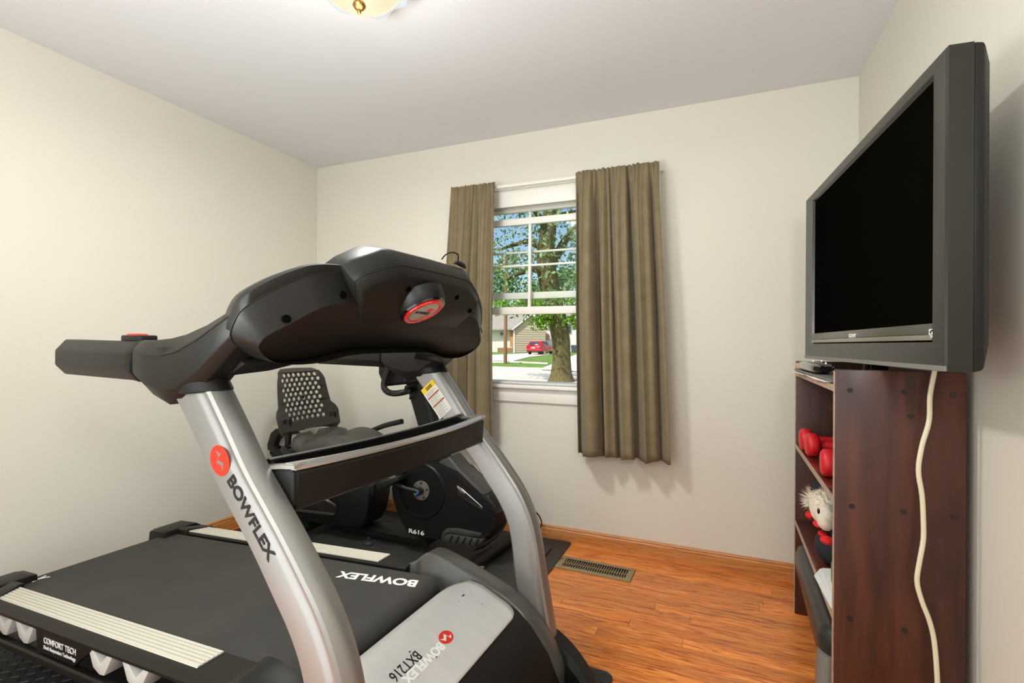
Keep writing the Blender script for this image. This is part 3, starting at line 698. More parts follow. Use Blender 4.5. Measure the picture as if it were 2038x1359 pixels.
# ------------------------------------------------------------------ recumbent exercise bike
bk = thing('exercise_bike', 'black recumbent exercise bike with perforated backrest, behind the treadmill by the back wall', 'exercise bike', (-1.7, 2.30, .018))
BM = 2.30
YN = 2.215      # near face of the housing
hs = [(865, 922), (905, 940), (950, 985), (972, 1005), (992, 1022), (988, 1050), (975, 1070), (930, 1060), (895, 1052), (880, 1062), (872, 1076), (812, 1066), (800, 1045), (788, 1020), (779, 990), (777, 970), (785, 945), (805, 915), (835, 900)]
hsp = [onY(x, y, YN) for x, y in hs]; hsp = [Vector((p.x, p.y, max(p.z, .05))) for p in hsp]
def shell(pts, y0, y1, inset, name, mtl, par):
    c = sum(pts, Vector())/len(pts)
    at_ = lambda y, g: [Vector((c.x+(p.x-c.x)*g, y, c.z+(p.z-c.z)*g)) for p in pts]
    return build(MB().loft([at_(y0, 1-inset), at_(y0+.02, 1), at_(y1-.02, 1), at_(y1, 1-inset)]), name, mtl, par, ang=30)
hous = shell(hsp, YN, YN+.20, .03, 'housing', BLACKD, bk)
cc = onY(838, 976, YN-.002)
build(MB().disc(cc+Vector((0, .004, 0)), (0, -1, 0), .150, .010, 48, .142, inner=.136), 'disc_rim', BLACKP, hous)
build(MB().disc(cc+Vector((0, .006, 0)), (0, -1, 0), .136, .004, 48), 'flywheel_disc', BLACKD, hous)
cr = build(MB().disc(cc+Vector((0, .002, 0)), (0, -1, 0), .052, .006, 32, .050), 'crank_plate', mat('crank_metal', (168, 162, 148), .35, metal=.8), hous)
for k in range(5):
    a = 2*math.pi*(k+.2)/5; build(MB().disc(cc+Vector((.040*math.cos(a), -.0035, .040*math.sin(a))), (0, -1, 0), .006, .002, 10), 'bolt', BLKPR, cr)
BLUE = mat('blue_cap', (44, 110, 170), .4)
hub = cc+Vector((-.005, -.010, -.004)); pe = onY(786, 962, YN-.055)
b = MB(); d = (pe-hub); 
build(MB().disc(cc+Vector((0, -.002, 0)), (0, -1, 0), .020, .028, 20), 'crank_hub', BLACKD, bk)
build(MB().disc(cc+Vector((-.006, -.030, -.002)), (0, -1, 0), .014, .008, 20, .011), 'hub_cap', BLUE, bk)
build(MB().tube([cc+Vector((0, -.022, 0)), cc+Vector((0, -.022, 0))+(pe-cc)*.5, pe], [.015, .012, .014], 10), 'crank_arm', BLACKD, bk)
pp = [(748, 963), (790, 950), (793, 957), (762, 974), (752, 978)]
q = [onY(x, y, YN-.10) for x, y in pp]
build(MB().prism(q, (0, .09, 0)), 'pedal', BLACKD, bk, bevel=.004)
q = [Vector((2*cc.x-p.x, p.y+.36, 2*cc.z-p.z)) for p in q]
build(MB().prism(q, (0, .09, 0)), 'pedal', BLACKD, bk, bevel=.004)
build(MB().tube([cc+Vector((0, .23, 0)), Vector((2*cc.x-pe.x, YN+.27, 2*cc.z-pe.z))], [.014, .012], 10), 'crank_arm', BLACKD, bk)
q = [onY(x, y, YN-.03) for x, y in ((733, 968), (744, 966), (743, 985), (739, 990), (735, 988))]
build(MB().prism(q, (0, .02, 0)), 'pedal_strap', BLACKD, bk, bevel=.002)
text('model_lettering', 'R616', WHTPR, hous, onY(814, 1060, YN-.001), (1, 0, 0), (0, 0, 1), (onY(844, 1060, YN).x-onY(814, 1060, YN).x), .023, bold=.01, ext=.002)
# chrome-edged slot on the housing
sl = [onY(x, y, YN-.001) for x, y in ((910, 965), (922, 973), (961, 1008), (961, 1015), (935, 1000), (912, 984))]
build(MB().prism(sl, (0, -.005, 0)), 'accent_frame', CHROME, hous, bevel=.0015)
sl2 = [onY(x, y, YN-.0062) for x, y in ((926, 980), (956, 1006.5), (956, 1009), (926, 990))]
build(MB().prism(sl2, (0, -.002, 0)), 'accent_slot', BLKPR, hous, smooth=False)
# upper shroud and mast leaning back to the console
sh = [onY(x, y, YN+.03) for x, y in ((868, 922), (893, 908), (915, 935), (968, 985), (955, 990), (910, 958))]
sh += []
build(MB().prism(sh, (0, .13, 0)), 'shroud', GREYP, bk, bevel=.012, segs=3)
m0, m1 = onY(880, 930, BM), onY(826, 752, BM)
rr = []
for t in (0, .3, .7, 1, 1.12):
    p = m0*(1-t)+m1*t; w = .050-.004*t
    rr.append([p+Vector((w*a, .045*b_, .02*a)) for a, b_ in ((-1, -.6), (-.6, -1), (.6, -1), (1, -.6), (1, .6), (.6, 1), (-.6, 1), (-1, .6))])
mast = build(MB().loft(rr), 'mast', BLACKD, bk)
build(MB().tube([onY(858, 862, BM-.047), onY(845, 800, BM-.047), onY(836, 770, BM-.047)], .004, 6), 'mast_cable', BLACKP, bk)
cpn = [onY(x, y, BM) for x, y in ((790, 700), (850, 690), (845, 760), (800, 765), (790, 740))]
build(MB().prism([p-Vector((0, .17, 0)) for p in cpn], (0, .34, 0)), 'bike_console', BLACKD, bk, bevel=.015, segs=3)
# handlebar loop
for dy in (-.20, .20):
    hb = [onY(800, 770, BM)+Vector((0, dy*.2, 0)), onY(806, 776, BM)+Vector((0, dy, 0)), onY(772, 780, BM)+Vector((0, dy, 0)), onY(764, 768, BM)+Vector((0, dy, 0)), onY(772, 738, BM)+Vector((0, dy, 0)), onY(785, 712, BM)+Vector((0, dy, 0))] if dy < 0 else [onY(810, 772, BM), onY(800, 776, BM)+Vector((0, dy, 0)), onY(790, 770, BM)+Vector((0, dy, 0)), onY(785, 735, BM)+Vector((0, dy, 0)), onY(792, 712, BM)+Vector((0, dy, 0))]
    if dy < 0:
        c_ = -.20; hb = [onY(812, 776, BM), onY(810, 779, BM-.16), onY(785, 783, BM-.20), onY(769, 778, BM-.20), onY(764, 764, BM-.20), onY(772, 738, BM-.20), onY(783, 712, BM-.20)]
    build(MB().tube(hb, .016, 10, smooth=5), 'handlebar', BLACKP, bk)
b = MB().disc(onY(830, 790, BM)+Vector((0, -.06, 0)), (0, -1, 0), .008, .006, 10); build(b, 'mast_knob', BLACKP, bk)
# seat rail: sloping aluminium beam with dark end bracket
ALU = mat('aluminium', (196, 192, 180), .35, metal=.7)
e0, e1 = onY(552, 878, BM), onY(800, 985, BM)
e0 = Vector((-2.61, BM, .575)); e1 = Vector((-1.80, BM, .37))
dr = (e1-e0).normalized(); nr_ = Vector((-dr.z, 0, dr.x))
rr = [[p+Vector((0, y_, 0))+nr_*z_ for y_, z_ in ((-.04, -.05), (-.04, -.012), (-.034, -.006), (-.034, .006), (-.04, .012), (-.04, .045), (-.03, .05), (.03, .05), (.04, .045), (.04, -.05))] for p in (e0, e1)]
build(MB().loft(rr), 'seat_rail', ALU, bk, ang=20)
ec = [(548, 853), (566, 853), (571, 862), (553, 866), (545, 885), (546, 892), (560, 893), (590, 925), (575, 925), (562, 916), (532, 895), (531, 885), (538, 862)]
ep = [onY(x, y, 2.22) for x, y in ec]
build(MB().prism(ep, (0, .15, 0)), 'rail_end_bracket', BLACKP, bk, bevel=.005)
ep = [onY(x, y, 2.22) for x, y in ((533, 898), (562, 915), (640, 960), (655, 985), (600, 1000), (575, 975))]
build(MB().prism(ep, (0, .15, 0)), 'rear_frame_cover', BLACKD, bk, bevel=.01)
# seat
SEAT = mat('seat_vinyl', (66, 63, 57), .5, bump=.15, bscale=500)
sx0, sx1, sy0, sy1 = -2.27, -1.84, 2.08, 2.50
rows = []
for k in range(25):
    t = k/24; x = sx0+(sx1-sx0)*t
    w = .21*(1-.10*t)*(1 if t < .9 else math.sqrt(max(.02, 1-((t-.9)/.1)**2)))*(1 if t > .08 else math.sqrt(max(.05, 1-((.08-t)/.08)**2)))
    zt = .556+.048*math.sin(math.pi*min(1, max(0, (t-.25)/.75)))-.025*t+ (.02 if t < .2 else 0)
    row = []
    for a, h in ((-1, -.045), (-1.03, -.01), (-.96, .025), (-.75, .040), (-.35, .022), (0, .006), (.35, .022), (.75, .040), (.96, .025), (1.03, -.01), (1, -.045)):
        row.append(Vector((x, 2.29+a*w, zt+h)))
    rows.append(row)
build(MB().loft(rows), 'seat_pad', SEAT, bk, ang=60)
build(MB().box((-2.26, 2.13, .485), (-1.95, 2.45, .520)), 'seat_base', BLACKD, bk, bevel=.01)
build(MB().obox((-2.13, 2.29, .47), (.10, 0, -.025), (0, .06, 0), (.01, 0, .06)), 'seat_carriage', BLACKD, bk, bevel=.008)
# adjusting lever and side grips
lv = [Vector((-2.30, 2.09, .535)), Vector((-2.24, 2.065, .522)), Vector((-2.14, 2.06, .512)), Vector((-2.06, 2.065, .520))]
build(MB().tube(lv, [.020, .024, .026, .018], 10, smooth=3), 'adjust_lever', BLACKP, bk)
for y, dz in ((2.055, -.075), (2.53, 0)):
    build(MB().tube([Vector((-2.12, 2.29+(y-2.29)*.6, .575+dz)), Vector((-2.05, y, .585+dz)), Vector((-1.93, y, .63+dz)), Vector((-1.80, y, .665+dz))], [.013, .014, .017, .017], 10, smooth=4), 'side_handle', RUBBER, bk)
# perforated backrest
def backrest():
    c = bpy.data.curves.new('b', 'CURVE'); c.dimensions = '2D'; c.fill_mode = 'BOTH'; c.extrude = .004; c.resolution_u = 4
    def poly(p):
        s_ = c.splines.new('POLY'); s_.points.add(len(p)-1); s_.use_cyclic_u = True
        for q, (a, b_) in zip(s_.points, p): q.co = (a, b_, 0, 1)
    out = [(-.17, 0), (-.10, .018), (0, .024), (.10, .018), (.17, 0), (.200, .03), (.205, .11), (.195, .135), (.172, .16), (.165, .22), (.155, .30), (.135, .345), (.10, .362), (0, .365), (-.10, .362), (-.135, .345), (-.155, .30), (-.165, .22), (-.172, .16), (-.195, .135), (-.205, .11), (-.200, .03)]
    dens = []
    for (a, b_), (a2, b2) in zip(out, out[1:]+out[:1]):
        nseg = max(1, int(math.hypot(a2-a, b2-b_)/.02))
        dens += [(a+(a2-a)*k/nseg, b_+(b2-b_)*k/nseg) for k in range(nseg)]
    poly(dens)
    for r in range(10):
        zc = .085+r*.0268; n = 8 if r % 2 == 0 else 7
        for k in range(n):
            yc = (k-(n-1)/2)*.0335
            if abs(yc) > .128: continue
            poly([(yc+.0122*math.cos(2*math.pi*t/10), zc+.0112*math.sin(2*math.pi*t/10)) for t in range(10)])
    o = bpy.data.objects.new('b', c); COL.objects.link(o)
    me = bpy.data.meshes.new_from_object(o.evaluated_get(bpy.context.evaluated_depsgraph_get())); bpy.data.objects.remove(o)
    base = Vector((-2.305, 2.272, .600)); 
    for v in me.vertices:
        y_, z_, t = v.co
        x_ = -.085*(z_/.36)**1.2-.03*math.sin(math.pi*z_/.36)*.6+.9*(abs(y_)**2)*1.2 + (.03*((z_-.31)/.055)**2*-1 if z_ > .31 else 0)
        v.co = ROOT[bk.name].inverted() @ (base+Vector((x_-t, y_*1.18, z_*1.07)))
    me.name = 'backrest'; finish(me, mat('backrest_plastic', (48, 45, 40), .42, bump=.05), smooth=True, ang=30)
    o = bpy.data.objects.new('backrest', me); COL.objects.link(o); o.parent = bk; ROOT['backrest'] = ROOT[bk.name]; return o
br_ = backrest()
build(MB().disc((-2.372, 2.285, .812), (1, 0, 0), .017, .006, 20), 'badge', BLACKD, br_)
build(MB().disc((-2.371, 2.285, .812), (1, 0, 0), .017, .008, 20, .017, inner=.0135), 'badge_ring', mat('ring_grey', (190, 196, 200), .4), br_)
for y in (2.115, 2.475):
    build(MB().tube([Vector((-2.30, y, .545)), Vector((-2.293, y, .63)), Vector((-2.300, y, .70))], [.017, .020, .024], 12), 'back_post', BLACKD, bk)
    build(MB().tube([Vector((-2.30, y, .545)), Vector((-2.20, 2.29+(y-2.29)*.8, .54)), Vector((-2.10, 2.29+(y-2.29)*.6, .54))], .015, 8), 'post_bracket', BLACKD, bk)
# rear base casting with grey floor plate
rb = [(610, 965), (735, 968), (733, 1000), (727, 1032), (716, 1052), (560, 1036), (540, 1015)]
q = [onY(x, y, 2.20) for x, y in rb]; q = [Vector((p.x, p.y, max(p.z, .03))) for p in q]
build(MB().prism(q, (0, .20, 0)), 'rear_casting', BLACKD, bk, bevel=.012, segs=3)
q = [onY(x, y, 2.197) for x, y in ((594, 1008), (600, 1003), (645, 990), (672, 1008), (668, 1022), (660, 1026), (600, 1016))]
build(MB().prism(q, (0, .006, 0)), 'casting_recess', BLKPR, bk, smooth=False)
q = [onY(x, y, 2.194) for x, y in ((574, 1012), (592, 1012), (668, 1021), (664, 1026), (574, 1015))]
build(MB().prism(q, (0, -.006, 0)), 'recess_lip', GREYP, bk, bevel=.002)
q = [onY(x, y, 2.190) for x, y in ((644, 993), (651, 991), (671, 1005), (670, 1009))]
build(MB().prism(q, (0, -.006, 0)), 'accent_bar', CHROME, bk, bevel=.001)
# main floor tube, plate, levelling foot
build(MB().loft([[Vector((x, 2.335+y_, z_)) for y_, z_ in ((-.06, .045), (-.06, .075), (-.045, .092), (.045, .092), (.06, .075), (.06, .045))] for x in (-2.10, -1.45)]), 'frame_tube', BLACKP, bk, ang=40)
build(MB().loft([[Vector((x, 2.35+y_, z_)) for y_, z_ in ((-.04, .0925), (.03, .0925), (.03, .096), (-.04, .096))] for x in (-1.985, -1.905)]), 'tube_plate', STRIP, bk, bevel=.001)
build(MB().lathe((-1.80, 2.225, .018), [(.026, 0), (.028, .010), (.020, .016), (.008, .019), (.008, .04)], 20), 'levelling_foot', mat('foot_blue', (44, 48, 54), .55), bk)
# rear and front stabilisers
build(MB().tube([Vector((-2.25, 2.02, .055)), Vector((-2.25, 2.58, .055))], .032, 14), 'rear_stabilizer', BLACKD, bk)
fx = -1.065
f0, f1 = Vector((-1.12, 2.10, .058)), Vector((-1.06, 2.60, .058))
build(MB().tube([f0, f1], .036, 14), 'front_stabilizer', BLACKD, bk)
for p, dy in ((f0, -.02), (f1, .02)):
    build(MB().disc(p+Vector((0, -dy*.2, 0)), (.12, 1 if dy > 0 else -1, 0), .039, .022, 18, .034), 'stabilizer_cap', BLACKP, bk)
build(MB().obox((-1.045, 2.13, .07), (.012, .0, .0), (0, .006, 0), (0, 0, .006)), 'wheel_bolt', CHROME, bk, bevel=.002)
# front cover of the stabiliser, with grey fin vents
gf = [onY(x, y, YN-.01) for x, y in ((876, 1072), (880, 1060), (888, 1052), (910, 1052), (958, 1062), (955, 1069), (925, 1066), (893, 1060), (886, 1064), (880, 1074))]
build(MB().prism(gf, (0, .04, 0)), 'front_trim', GREYP, bk, bevel=.003)
gf = [onY(x, y, YN-.02) for x, y in ((880, 1076), (884, 1066), (892, 1063), (945, 1072), (962, 1074), (958, 1082), (945, 1087), (890, 1079))]
build(MB().prism(gf, (0, .04, 0)), 'fin_cover', GREYP, bk, bevel=.003)
for k in range(5):
    x = 893+k*13
    q = [onY(x+a, y, YN-.024) for a, y in ((0, 1078+k*1.8), (6, 1066+k*1.6), (8, 1066+k*1.6), (2.5, 1079+k*1.8))]
    build(MB().prism(q, (0, .004, 0)), 'fin', BLACKD, bk, smooth=False)
rr = []
for x, y, r_ in ((945, 1087, .014), (965, 1078, .022), (985, 1062, .024), (1000, 1048, .016)):
    t = (x-945)/55; p = onY(x, y, 2.19+.24*t); rr.append([p+Vector((r_*.9*math.cos(a), .04*math.sin(a), r_*math.sin(a))) for a in [2*math.pi*k/12 for k in range(12)]])
build(MB().loft(rr), 'front_fairing', BLACKP, bk)
nose = [onY(x, y, YN+.02) for x, y in ((945, 985), (972, 985), (990, 1010), (993, 1030), (985, 1055), (965, 1070), (955, 1065), (962, 1020))]
build(MB().prism(nose, (0, .16, 0)), 'housing_nose', BLACKP, bk, bevel=.015, segs=3)
# power lead of the bike
ld = MB().tube([Vector((-1.13, 2.52, .10)), Vector((-1.05, 2.62, .20)), Vector((-.98, 2.70, .17)), Vector((-.95, 2.73, .09)), Vector((-1.0, 2.72, .02))], .004, 6, smooth=5)
tag(build(ld, 'power_cable', BLKPR), 'thin black power cable looping from the front of the exercise bike', 'cable')

# ------------------------------------------------------------------ bookcase
BKW = wood('bookcase_wood', (60, 27, 15), (80, 39, 23), .50, (6, 6, .8), .08, dark=(44, 19, 12), rnd=.03, scale=1.6)
BKS = wood('bookcase_shelf_wood', (74, 30, 18), (100, 44, 26), .22, (9, .8, 9), .4, dark=(48, 20, 13), rnd=.03, scale=2.2)
WORN = mat('worn_edge', (176, 150, 128), .6, var=.25, vscale=60)
xf = lambda y: .301+(y-1.60)*.014
bc = thing('bookcase', 'dark red-brown wooden bookcase with plugged side panels against the right wall', 'bookcase', (.44, 2.02, 0))
def panel(y0, y1, name, z0=0, z1=1.089):
    p = [Vector((xf(y0), y0, z0)), Vector((xf(y0)+.285, y0, z0)), Vector((xf(y1)+.285, y1, z0)), Vector((xf(y1), y1, z0))]
    return build(MB().prism(p, (0, 0, z1-z0)), name, BKW, bc, bevel=.003)
pn = panel(1.60, 1.624, 'side_panel'); pf = panel(2.424, 2.448, 'side_panel')
for p_, y0 in ((pn, 1.60), (pf, 2.424)):
    build(MB().box((xf(y0)-.0012, y0+.003, .005), (xf(y0)+.001, y0+.020, 1.084)), 'edge_band', WORN, p_, smooth=False)
for zt in (1.046, .733, .405):
    p = [Vector((xf(1.624)+.001, 1.624, zt-.021)), Vector((xf(1.624)+.275, 1.624, zt-.021)), Vector((xf(2.424)+.275, 2.424, zt-.021)), Vector((xf(2.424)+.001, 2.424, zt-.021))]
    if zt < .3: p[0].x += .02; p[3].x += .02
    so = build(MB().prism(p, (0, 0, .021)), 'shelf', BKS, bc, bevel=.001)
    if zt > .3:
        p = [Vector((xf(y)+a, y, zt-.020)) for y, a in ((1.624, -.0005), (1.624, .002), (2.424, .002), (2.424, -.0005))]
        build(MB().prism(p, (0, 0, .019)), 'edge_band', WORN, so, smooth=False)
p = [Vector((xf(1.61)+.276, 1.61, .02)), Vector((xf(1.61)+.284, 1.61, .02)), Vector((xf(2.44)+.284, 2.44, .02)), Vector((xf(2.44)+.276, 2.44, .02))]
build(MB().prism(p, (0, 0, 1.06)), 'back_panel', BKW, bc)
PLUG = mat('wood_plug_dark', (34, 16, 14), .45)
for cx, cy in ((308, 176), (528, 183), (727, 195), (553, 280), (315, 645), (525, 668), (735, 690), (308, 1100), (528, 1148)):
    q = onY(1540+cx/2.0325, 690+cy/2.0325, 1.5995)
    build(MB().disc(q, (0, -1, 0), .0072, .0008, 14), 'wood_plug', PLUG, pn)
for cx, cy, sx_, sz_ in ((345, 800, .03, .016), (440, 470, .02, .008)):
    q = onY(1540+cx/2.0325, 690+cy/2.0325, 1.5995)
# white cable hanging down the side panel
CABM = mat('cable_cream', (214, 208, 178), .45)
cpx = [(1862, 726), (1858.8, 745), (1851, 788), (1849, 837.6), (1835, 886.8), (1827.8, 936), (1835, 985), (1837.6, 1034), (1837.6, 1073.8), (1830, 1118), (1825, 1157), (1835, 1196.8), (1850, 1236), (1859.8, 1280), (1865.7, 1358.6), (1866, 1420)]
cable = MB().tube([onY(x, y, 1.572) for x, y in cpx]+[Vector((.56, 1.56, .05)), Vector((.57, 1.55, .006)), Vector((.58, 1.40, .006))], .0058, 10, smooth=4)
tag(build(cable, 'power_cable', CABM), 'thick cream white cable hanging down the side of the bookcase', 'cable')

# ------------------------------------------------------------------ television on the bookcase
TVM = mat('tv_frame', (28, 27, 23), .28, spec=.4, coat=.1, bump=.03, bscale=900); TVS = mat('tv_side', (22, 21, 18), .5, spec=.3); SCR = mat('tv_screen', (9, 8, 6), .6, spec=0.)
TVG = mat('tv_strip', (104, 102, 92), .3, metal=.5)
N0 = CO+ray(1881, 740)*1.0; e_ = Vector((-.0785, .9969, 0)); t_ = Vector((.9969, .0785, 0)); ztop = (CO+ray(1880, 88)*1.0).z; zbot = N0.z
def onTV(px, py, off=0.):
    d = ray(px, py); s = ((N0+t_*off-CO).dot(t_))/d.dot(t_); q = CO+d*s; return (q-N0).dot(e_), q.z
LTV = onTV(1603, 560)[0]
def tvp(s, z, o): return N0+e_*s+t_*o+Vector((0, 0, z-N0.z))
tv = thing('television', 'large black flat-screen television standing on the bookcase, screen off', 'television', tvp(LTV/2, zbot, .03))
s0, s1 = onTV(1852, 159)[0], onTV(1615.7, 400)[0]
zs1 = (onTV(1852, 159)[1]+onTV(1615.7, 400)[1])/2; zs0 = (onTV(1853, 652)[1]+onTV(1615.6, 661)[1])/2
zg0 = (onTV(1853, 683)[1]+onTV(1612, 679)[1])/2
# frame as a mitred ring, screen set back in it
def trect(a0, z0, a1, z1, o): return [tvp(a0, z0, o), tvp(a1, z0, o), tvp(a1, z1, o), tvp(a0, z1, o)]
rr = [trect(0, zbot, LTV, ztop, .046), trect(0, zbot, LTV, ztop, .004), trect(.004, zbot+.004, LTV-.004, ztop-.004, 0), trect(s0-.004, zg0-.004, s1+.004, zs1+.006, .004), trect(s0, zg0, s1, zs1, .014)]
build(MB().loft(rr, caps=False), 'bezel', TVM, tv, ang=20)
build(MB().prism(trect(s0, zs0, s1, zs1, .0125), t_*.004), 'screen', SCR, tv, smooth=False)
zmid = zg0+(zs0-zg0)*.38
strip = build(MB().prism(trect(s0, zmid, s1, zs0+.002, .0045), t_*.006), 'control_strip', TVG, tv, bevel=.001)
build(MB().prism(trect(s0, zg0, s1, zmid-.001, .0015), t_*.008), 'silver_lip', mat('tv_lip', (150, 146, 132), .3, metal=.5), tv, bevel=.0015)
sA = onTV(1700.5, 667)[0]; sB = onTV(1686.5, 667)[0]; zA = (onTV(1693, 672)[1]); hA = onTV(1693, 664)[1]-zA
text('maker_lettering', 'SONY', WHTPR, strip, tvp(sB, zA, .0043), -e_, (0, 0, 1), (sB-sA), hA, bold=.02)
a0, zz0 = onTV(1852, 672); a1, zz1 = onTV(1844, 655)
stk = build(MB().prism(trect(a0, zz0, a1, zz1, .0042), t_*.0006), 'sticker', PAPER, strip, smooth=False)
for f0, f1, g0, g1 in ((.12, .45, .72, .92), (.35, .75, .48, .80), (.15, .85, .28, .38), (.25, .75, .10, .17)):
    build(MB().prism(trect(a0+(a1-a0)*f0, zz0+(zz1-zz0)*g0, a0+(a1-a0)*f1, zz0+(zz1-zz0)*g1, .0038), t_*.0004), 'sticker_mark', BLKPR, stk, smooth=False)
sS, zS = onTV(1706, 278); build(MB().disc(tvp(sS, zS, .0035), -t_, .007, .0008, 16), 'round_sticker', mat('sticker_green', (150, 190, 170), .5), tv)
# rear shell
rr = [trect(0.0, zbot, LTV, ztop, .0462), trect(.002, zbot+.004, LTV-.002, ztop-.002, .064), trect(.03, zbot+.05, LTV-.03, ztop-.03, .085), trect(.10, zbot+.10, LTV-.10, ztop-.10, .105)]
build(MB().loft(rr), 'rear_shell', TVS, tv, bevel=.004, ang=25)
build(MB().prism(trect(.001, zbot+.001, LTV-.001, zbot+.012, -.0015), t_*.004), 'bottom_trim', mat('tv_trim_grey', (120, 118, 110), .4), tv, smooth=False)
cx_, cy_ = .455, 1.86
build(MB().loft([[Vector((cx_+.100*math.cos(a), cy_+.215*math.sin(a), z)) for a in [2*math.pi*k/40 for k in range(40)]] for z in (1.0464, 1.056)]), 'stand_base', GLOSSB, tv, ang=40)
build(MB().box((.43, 1.80, 1.056), (.475, 1.93, zbot+.06)), 'stand_neck', GLOSSB, tv, bevel=.004)

# things on top of the bookcase
TRAY = mat('tray_grey', (108, 106, 100), .4, metal=.2)
tag(build(MB().prism([Vector((x, y, 1.0525)) for x, y in ((.292, 1.66), (.352, 1.66), (.352, 2.33), (.296, 2.36))], (0, 0, .006)), 'flat_case', TRAY, bevel=.002), 'thin grey flat case lying along the front of the bookcase top, on the envelopes', 'case')
bx = thing('set_top_box', 'glossy black rounded box with small lights on the bookcase top under the television', 'box', (.335, 2.12, 1.0592))
rr = []
for y, g in ((1.90, .55), (1.93, .9), (2.0, 1), (2.22, 1), (2.265, .9), (2.285, .6)):
    rr.append([Vector((.330+.034*g*math.copysign(abs(math.cos(a))**.6, math.cos(a)), y, 1.0772+.0175*g*math.copysign(abs(math.sin(a))**.6, math.sin(a)))) for a in [2*math.pi*k/20 for k in range(20)]])
bd_ = build(MB().loft(rr), 'body', GLOSSB, bx)
for px, py in ((1618, 718.5), (1635, 718.5), (1643.5, 723)):
    q = onX(px, py, .2975); build(MB().disc(Vector((.299, q.y, q.z)), (-1, 0, 0), .0035, .003, 10), 'indicator', WHITEP, bx)
tag(build(MB().prism([Vector((.300, 2.315, 1.0592)), Vector((.325, 2.315, 1.0592)), Vector((.325, 2.345, 1.0592)), Vector((.300, 2.345, 1.0592))], (0, 0, .024)), 'wooden_block', mat('pale_wood', (200, 164, 126), .6), bevel=.003), 'small pale wooden block at the far end of the bookcase top', 'block')
env = [(('white envelope at the far end of the bookcase top, flap sticking out', (.292, 2.10), .012, .24), 1.0466), (('crumpled printed white leaflet lying in the middle of the bookcase top', (.291, 1.93), -.05, .15), 1.0468), (('white envelope at the near end of the bookcase top by the side panel', (.294, 1.70), .03, .19), 1.0466)]
for k, ((lab, (x, y), a, L), z) in enumerate(env):
    ca, sa = math.cos(a), math.sin(a); w_ = .11
    pts = [Vector((x+u*ca-v*sa, y+u*sa+v*ca, z)) for u, v in ((0, 0), (w_, 0), (w_, L), (0, L))]
    tag(build(MB().prism(pts, (0, 0, .0016+.001*k)), 'envelope', PAPER, smooth=False), lab, 'paper', 'mail on the bookcase top')

# ------------------------------------------------------------------ dumbbells
DUMB = mat('red_neoprene', (206, 26, 34), .48, bump=.06, bscale=500)
def dumbbell(c, ang, label, first=None):
    t = thing('dumbbell', label, 'dumbbell', c, ang, 'red dumbbells on the second shelf')
    if first is None:
        for s_ in (-1, 1):
            pr = [(.001, -.021), (.034, -.021), (.042, -.015), (.0445, -.006), (.0445, .006), (.042, .015), (.034, .021), (.001, .021)]
            build(MB().lathe((s_*.072, 0, .0445), pr, 20, (1, 0, 0)), 'head', DUMB, t, local=True, ang=50)
        build(MB().tube([(-.045, 0, .0445), (-.02, 0, .0445), (.02, 0, .0445), (.045, 0, .0445)], [.014, .0165, .0165, .014], 14), 'handle', DUMB, t, local=True)
    else:
        for ch in first.children:
            d = ch.copy(); COL.objects.link(d); d.parent = t
    return t
d0 = dumbbell((.400, 2.275, .7332), .0, 'red dumbbell farthest back on the second shelf, half behind another dumbbell')
dumbbell((.405, 2.165, .7332), .05, 'red dumbbell in the middle of the second shelf, its handle in full view', d0)
dumbbell((.402, 1.845, .7332), -.05, 'bright red dumbbell at the near end of the second shelf by the side panel', d0)

# ------------------------------------------------------------------ plush bird and the rest of the lower shelves
FUR = mat('white_fur', (226, 214, 194), .9, var=.08, vscale=40, bump=.6, bscale=180, sheen=.4)
FELT = mat('red_felt', (214, 26, 26), .8, bump=.3, bscale=300); DARKF = mat('dark_felt', (30, 32, 38), .85, bump=.3, bscale=300)
pl = thing('plush_toy', 'furry white plush bird with dark cap, red beak and feet on the third shelf', 'plush toy', (.40, 2.0, .405))
hd = onX(1642, 1010, .350)
build(MB().ball((hd.x+.012, hd.y-.03, .465), .062, 16, (.8, 1, .93)), 'body', DARKF, pl)
hdo = build(MB().ball(hd, .060, 18, (.80, 1.15, 1.05)), 'head', FUR, pl)
ck = onX(1634, 1030, .318); build(MB().ball((ck.x+.014, ck.y, ck.z), .036, 14, (.8, 1.15, 1.1)), 'cheek', FUR, hdo)
b = MB(); r2 = random.Random(5); tc_ = onX(1612, 985, .335)
for k in range(900):
    a = r2.uniform(0, 2*math.pi); el = r2.uniform(-.9, 1.5)
    dv = Vector((math.cos(el)*math.cos(a), math.cos(el)*math.sin(a), math.sin(el)))
    if dv.x > .7: continue
    if k < 560:
        q = hd+Vector((dv.x*.044, dv.y*.066, dv.z*.060)); L = r2.uniform(.008, .018)
        if dv.x < -.55 and dv.z < .3: continue
    else: q = tc_*.55+hd*.45+Vector((dv.x*.022, dv.y*.045, dv.z*.022)); L = r2.uniform(.02, .042)
    tip = q+(dv+Vector((-.1, r2.uniform(0, .9) if k >= 560 else r2.uniform(-.4, .4), r2.uniform(-.2, .6) if k >= 560 else -.3))).normalized()*L
    sd = dv.orthogonal().normalized()*.0022; b.add([q-sd, q+sd, tip], [(0, 1, 2)])
build(MB().ball(tc_*.55+hd*.45, .034, 14, (.7, 1.4, .8)), 'crest', FUR, hdo)
o = build(b, 'fur_tuft', FUR, hdo, smooth=False, merge=False); o['kind'] = 'stuff'
cpq = onX(1630, 966, .345); build(MB().lathe((cpq.x+.01, cpq.y, cpq.z-.012), [(.001, 0), (.036, 0), (.038, .006), (.028, .010), (.026, .024), (.018, .032), (.001, .034)], 24, (-.25, .3, 1)), 'cap', DARKF, pl)
ey = onX(1629, 1017, .302); build(MB().ball(ey, .0085, 12, (.5, 1, 1.1)), 'eye', GLOSSB, hdo)
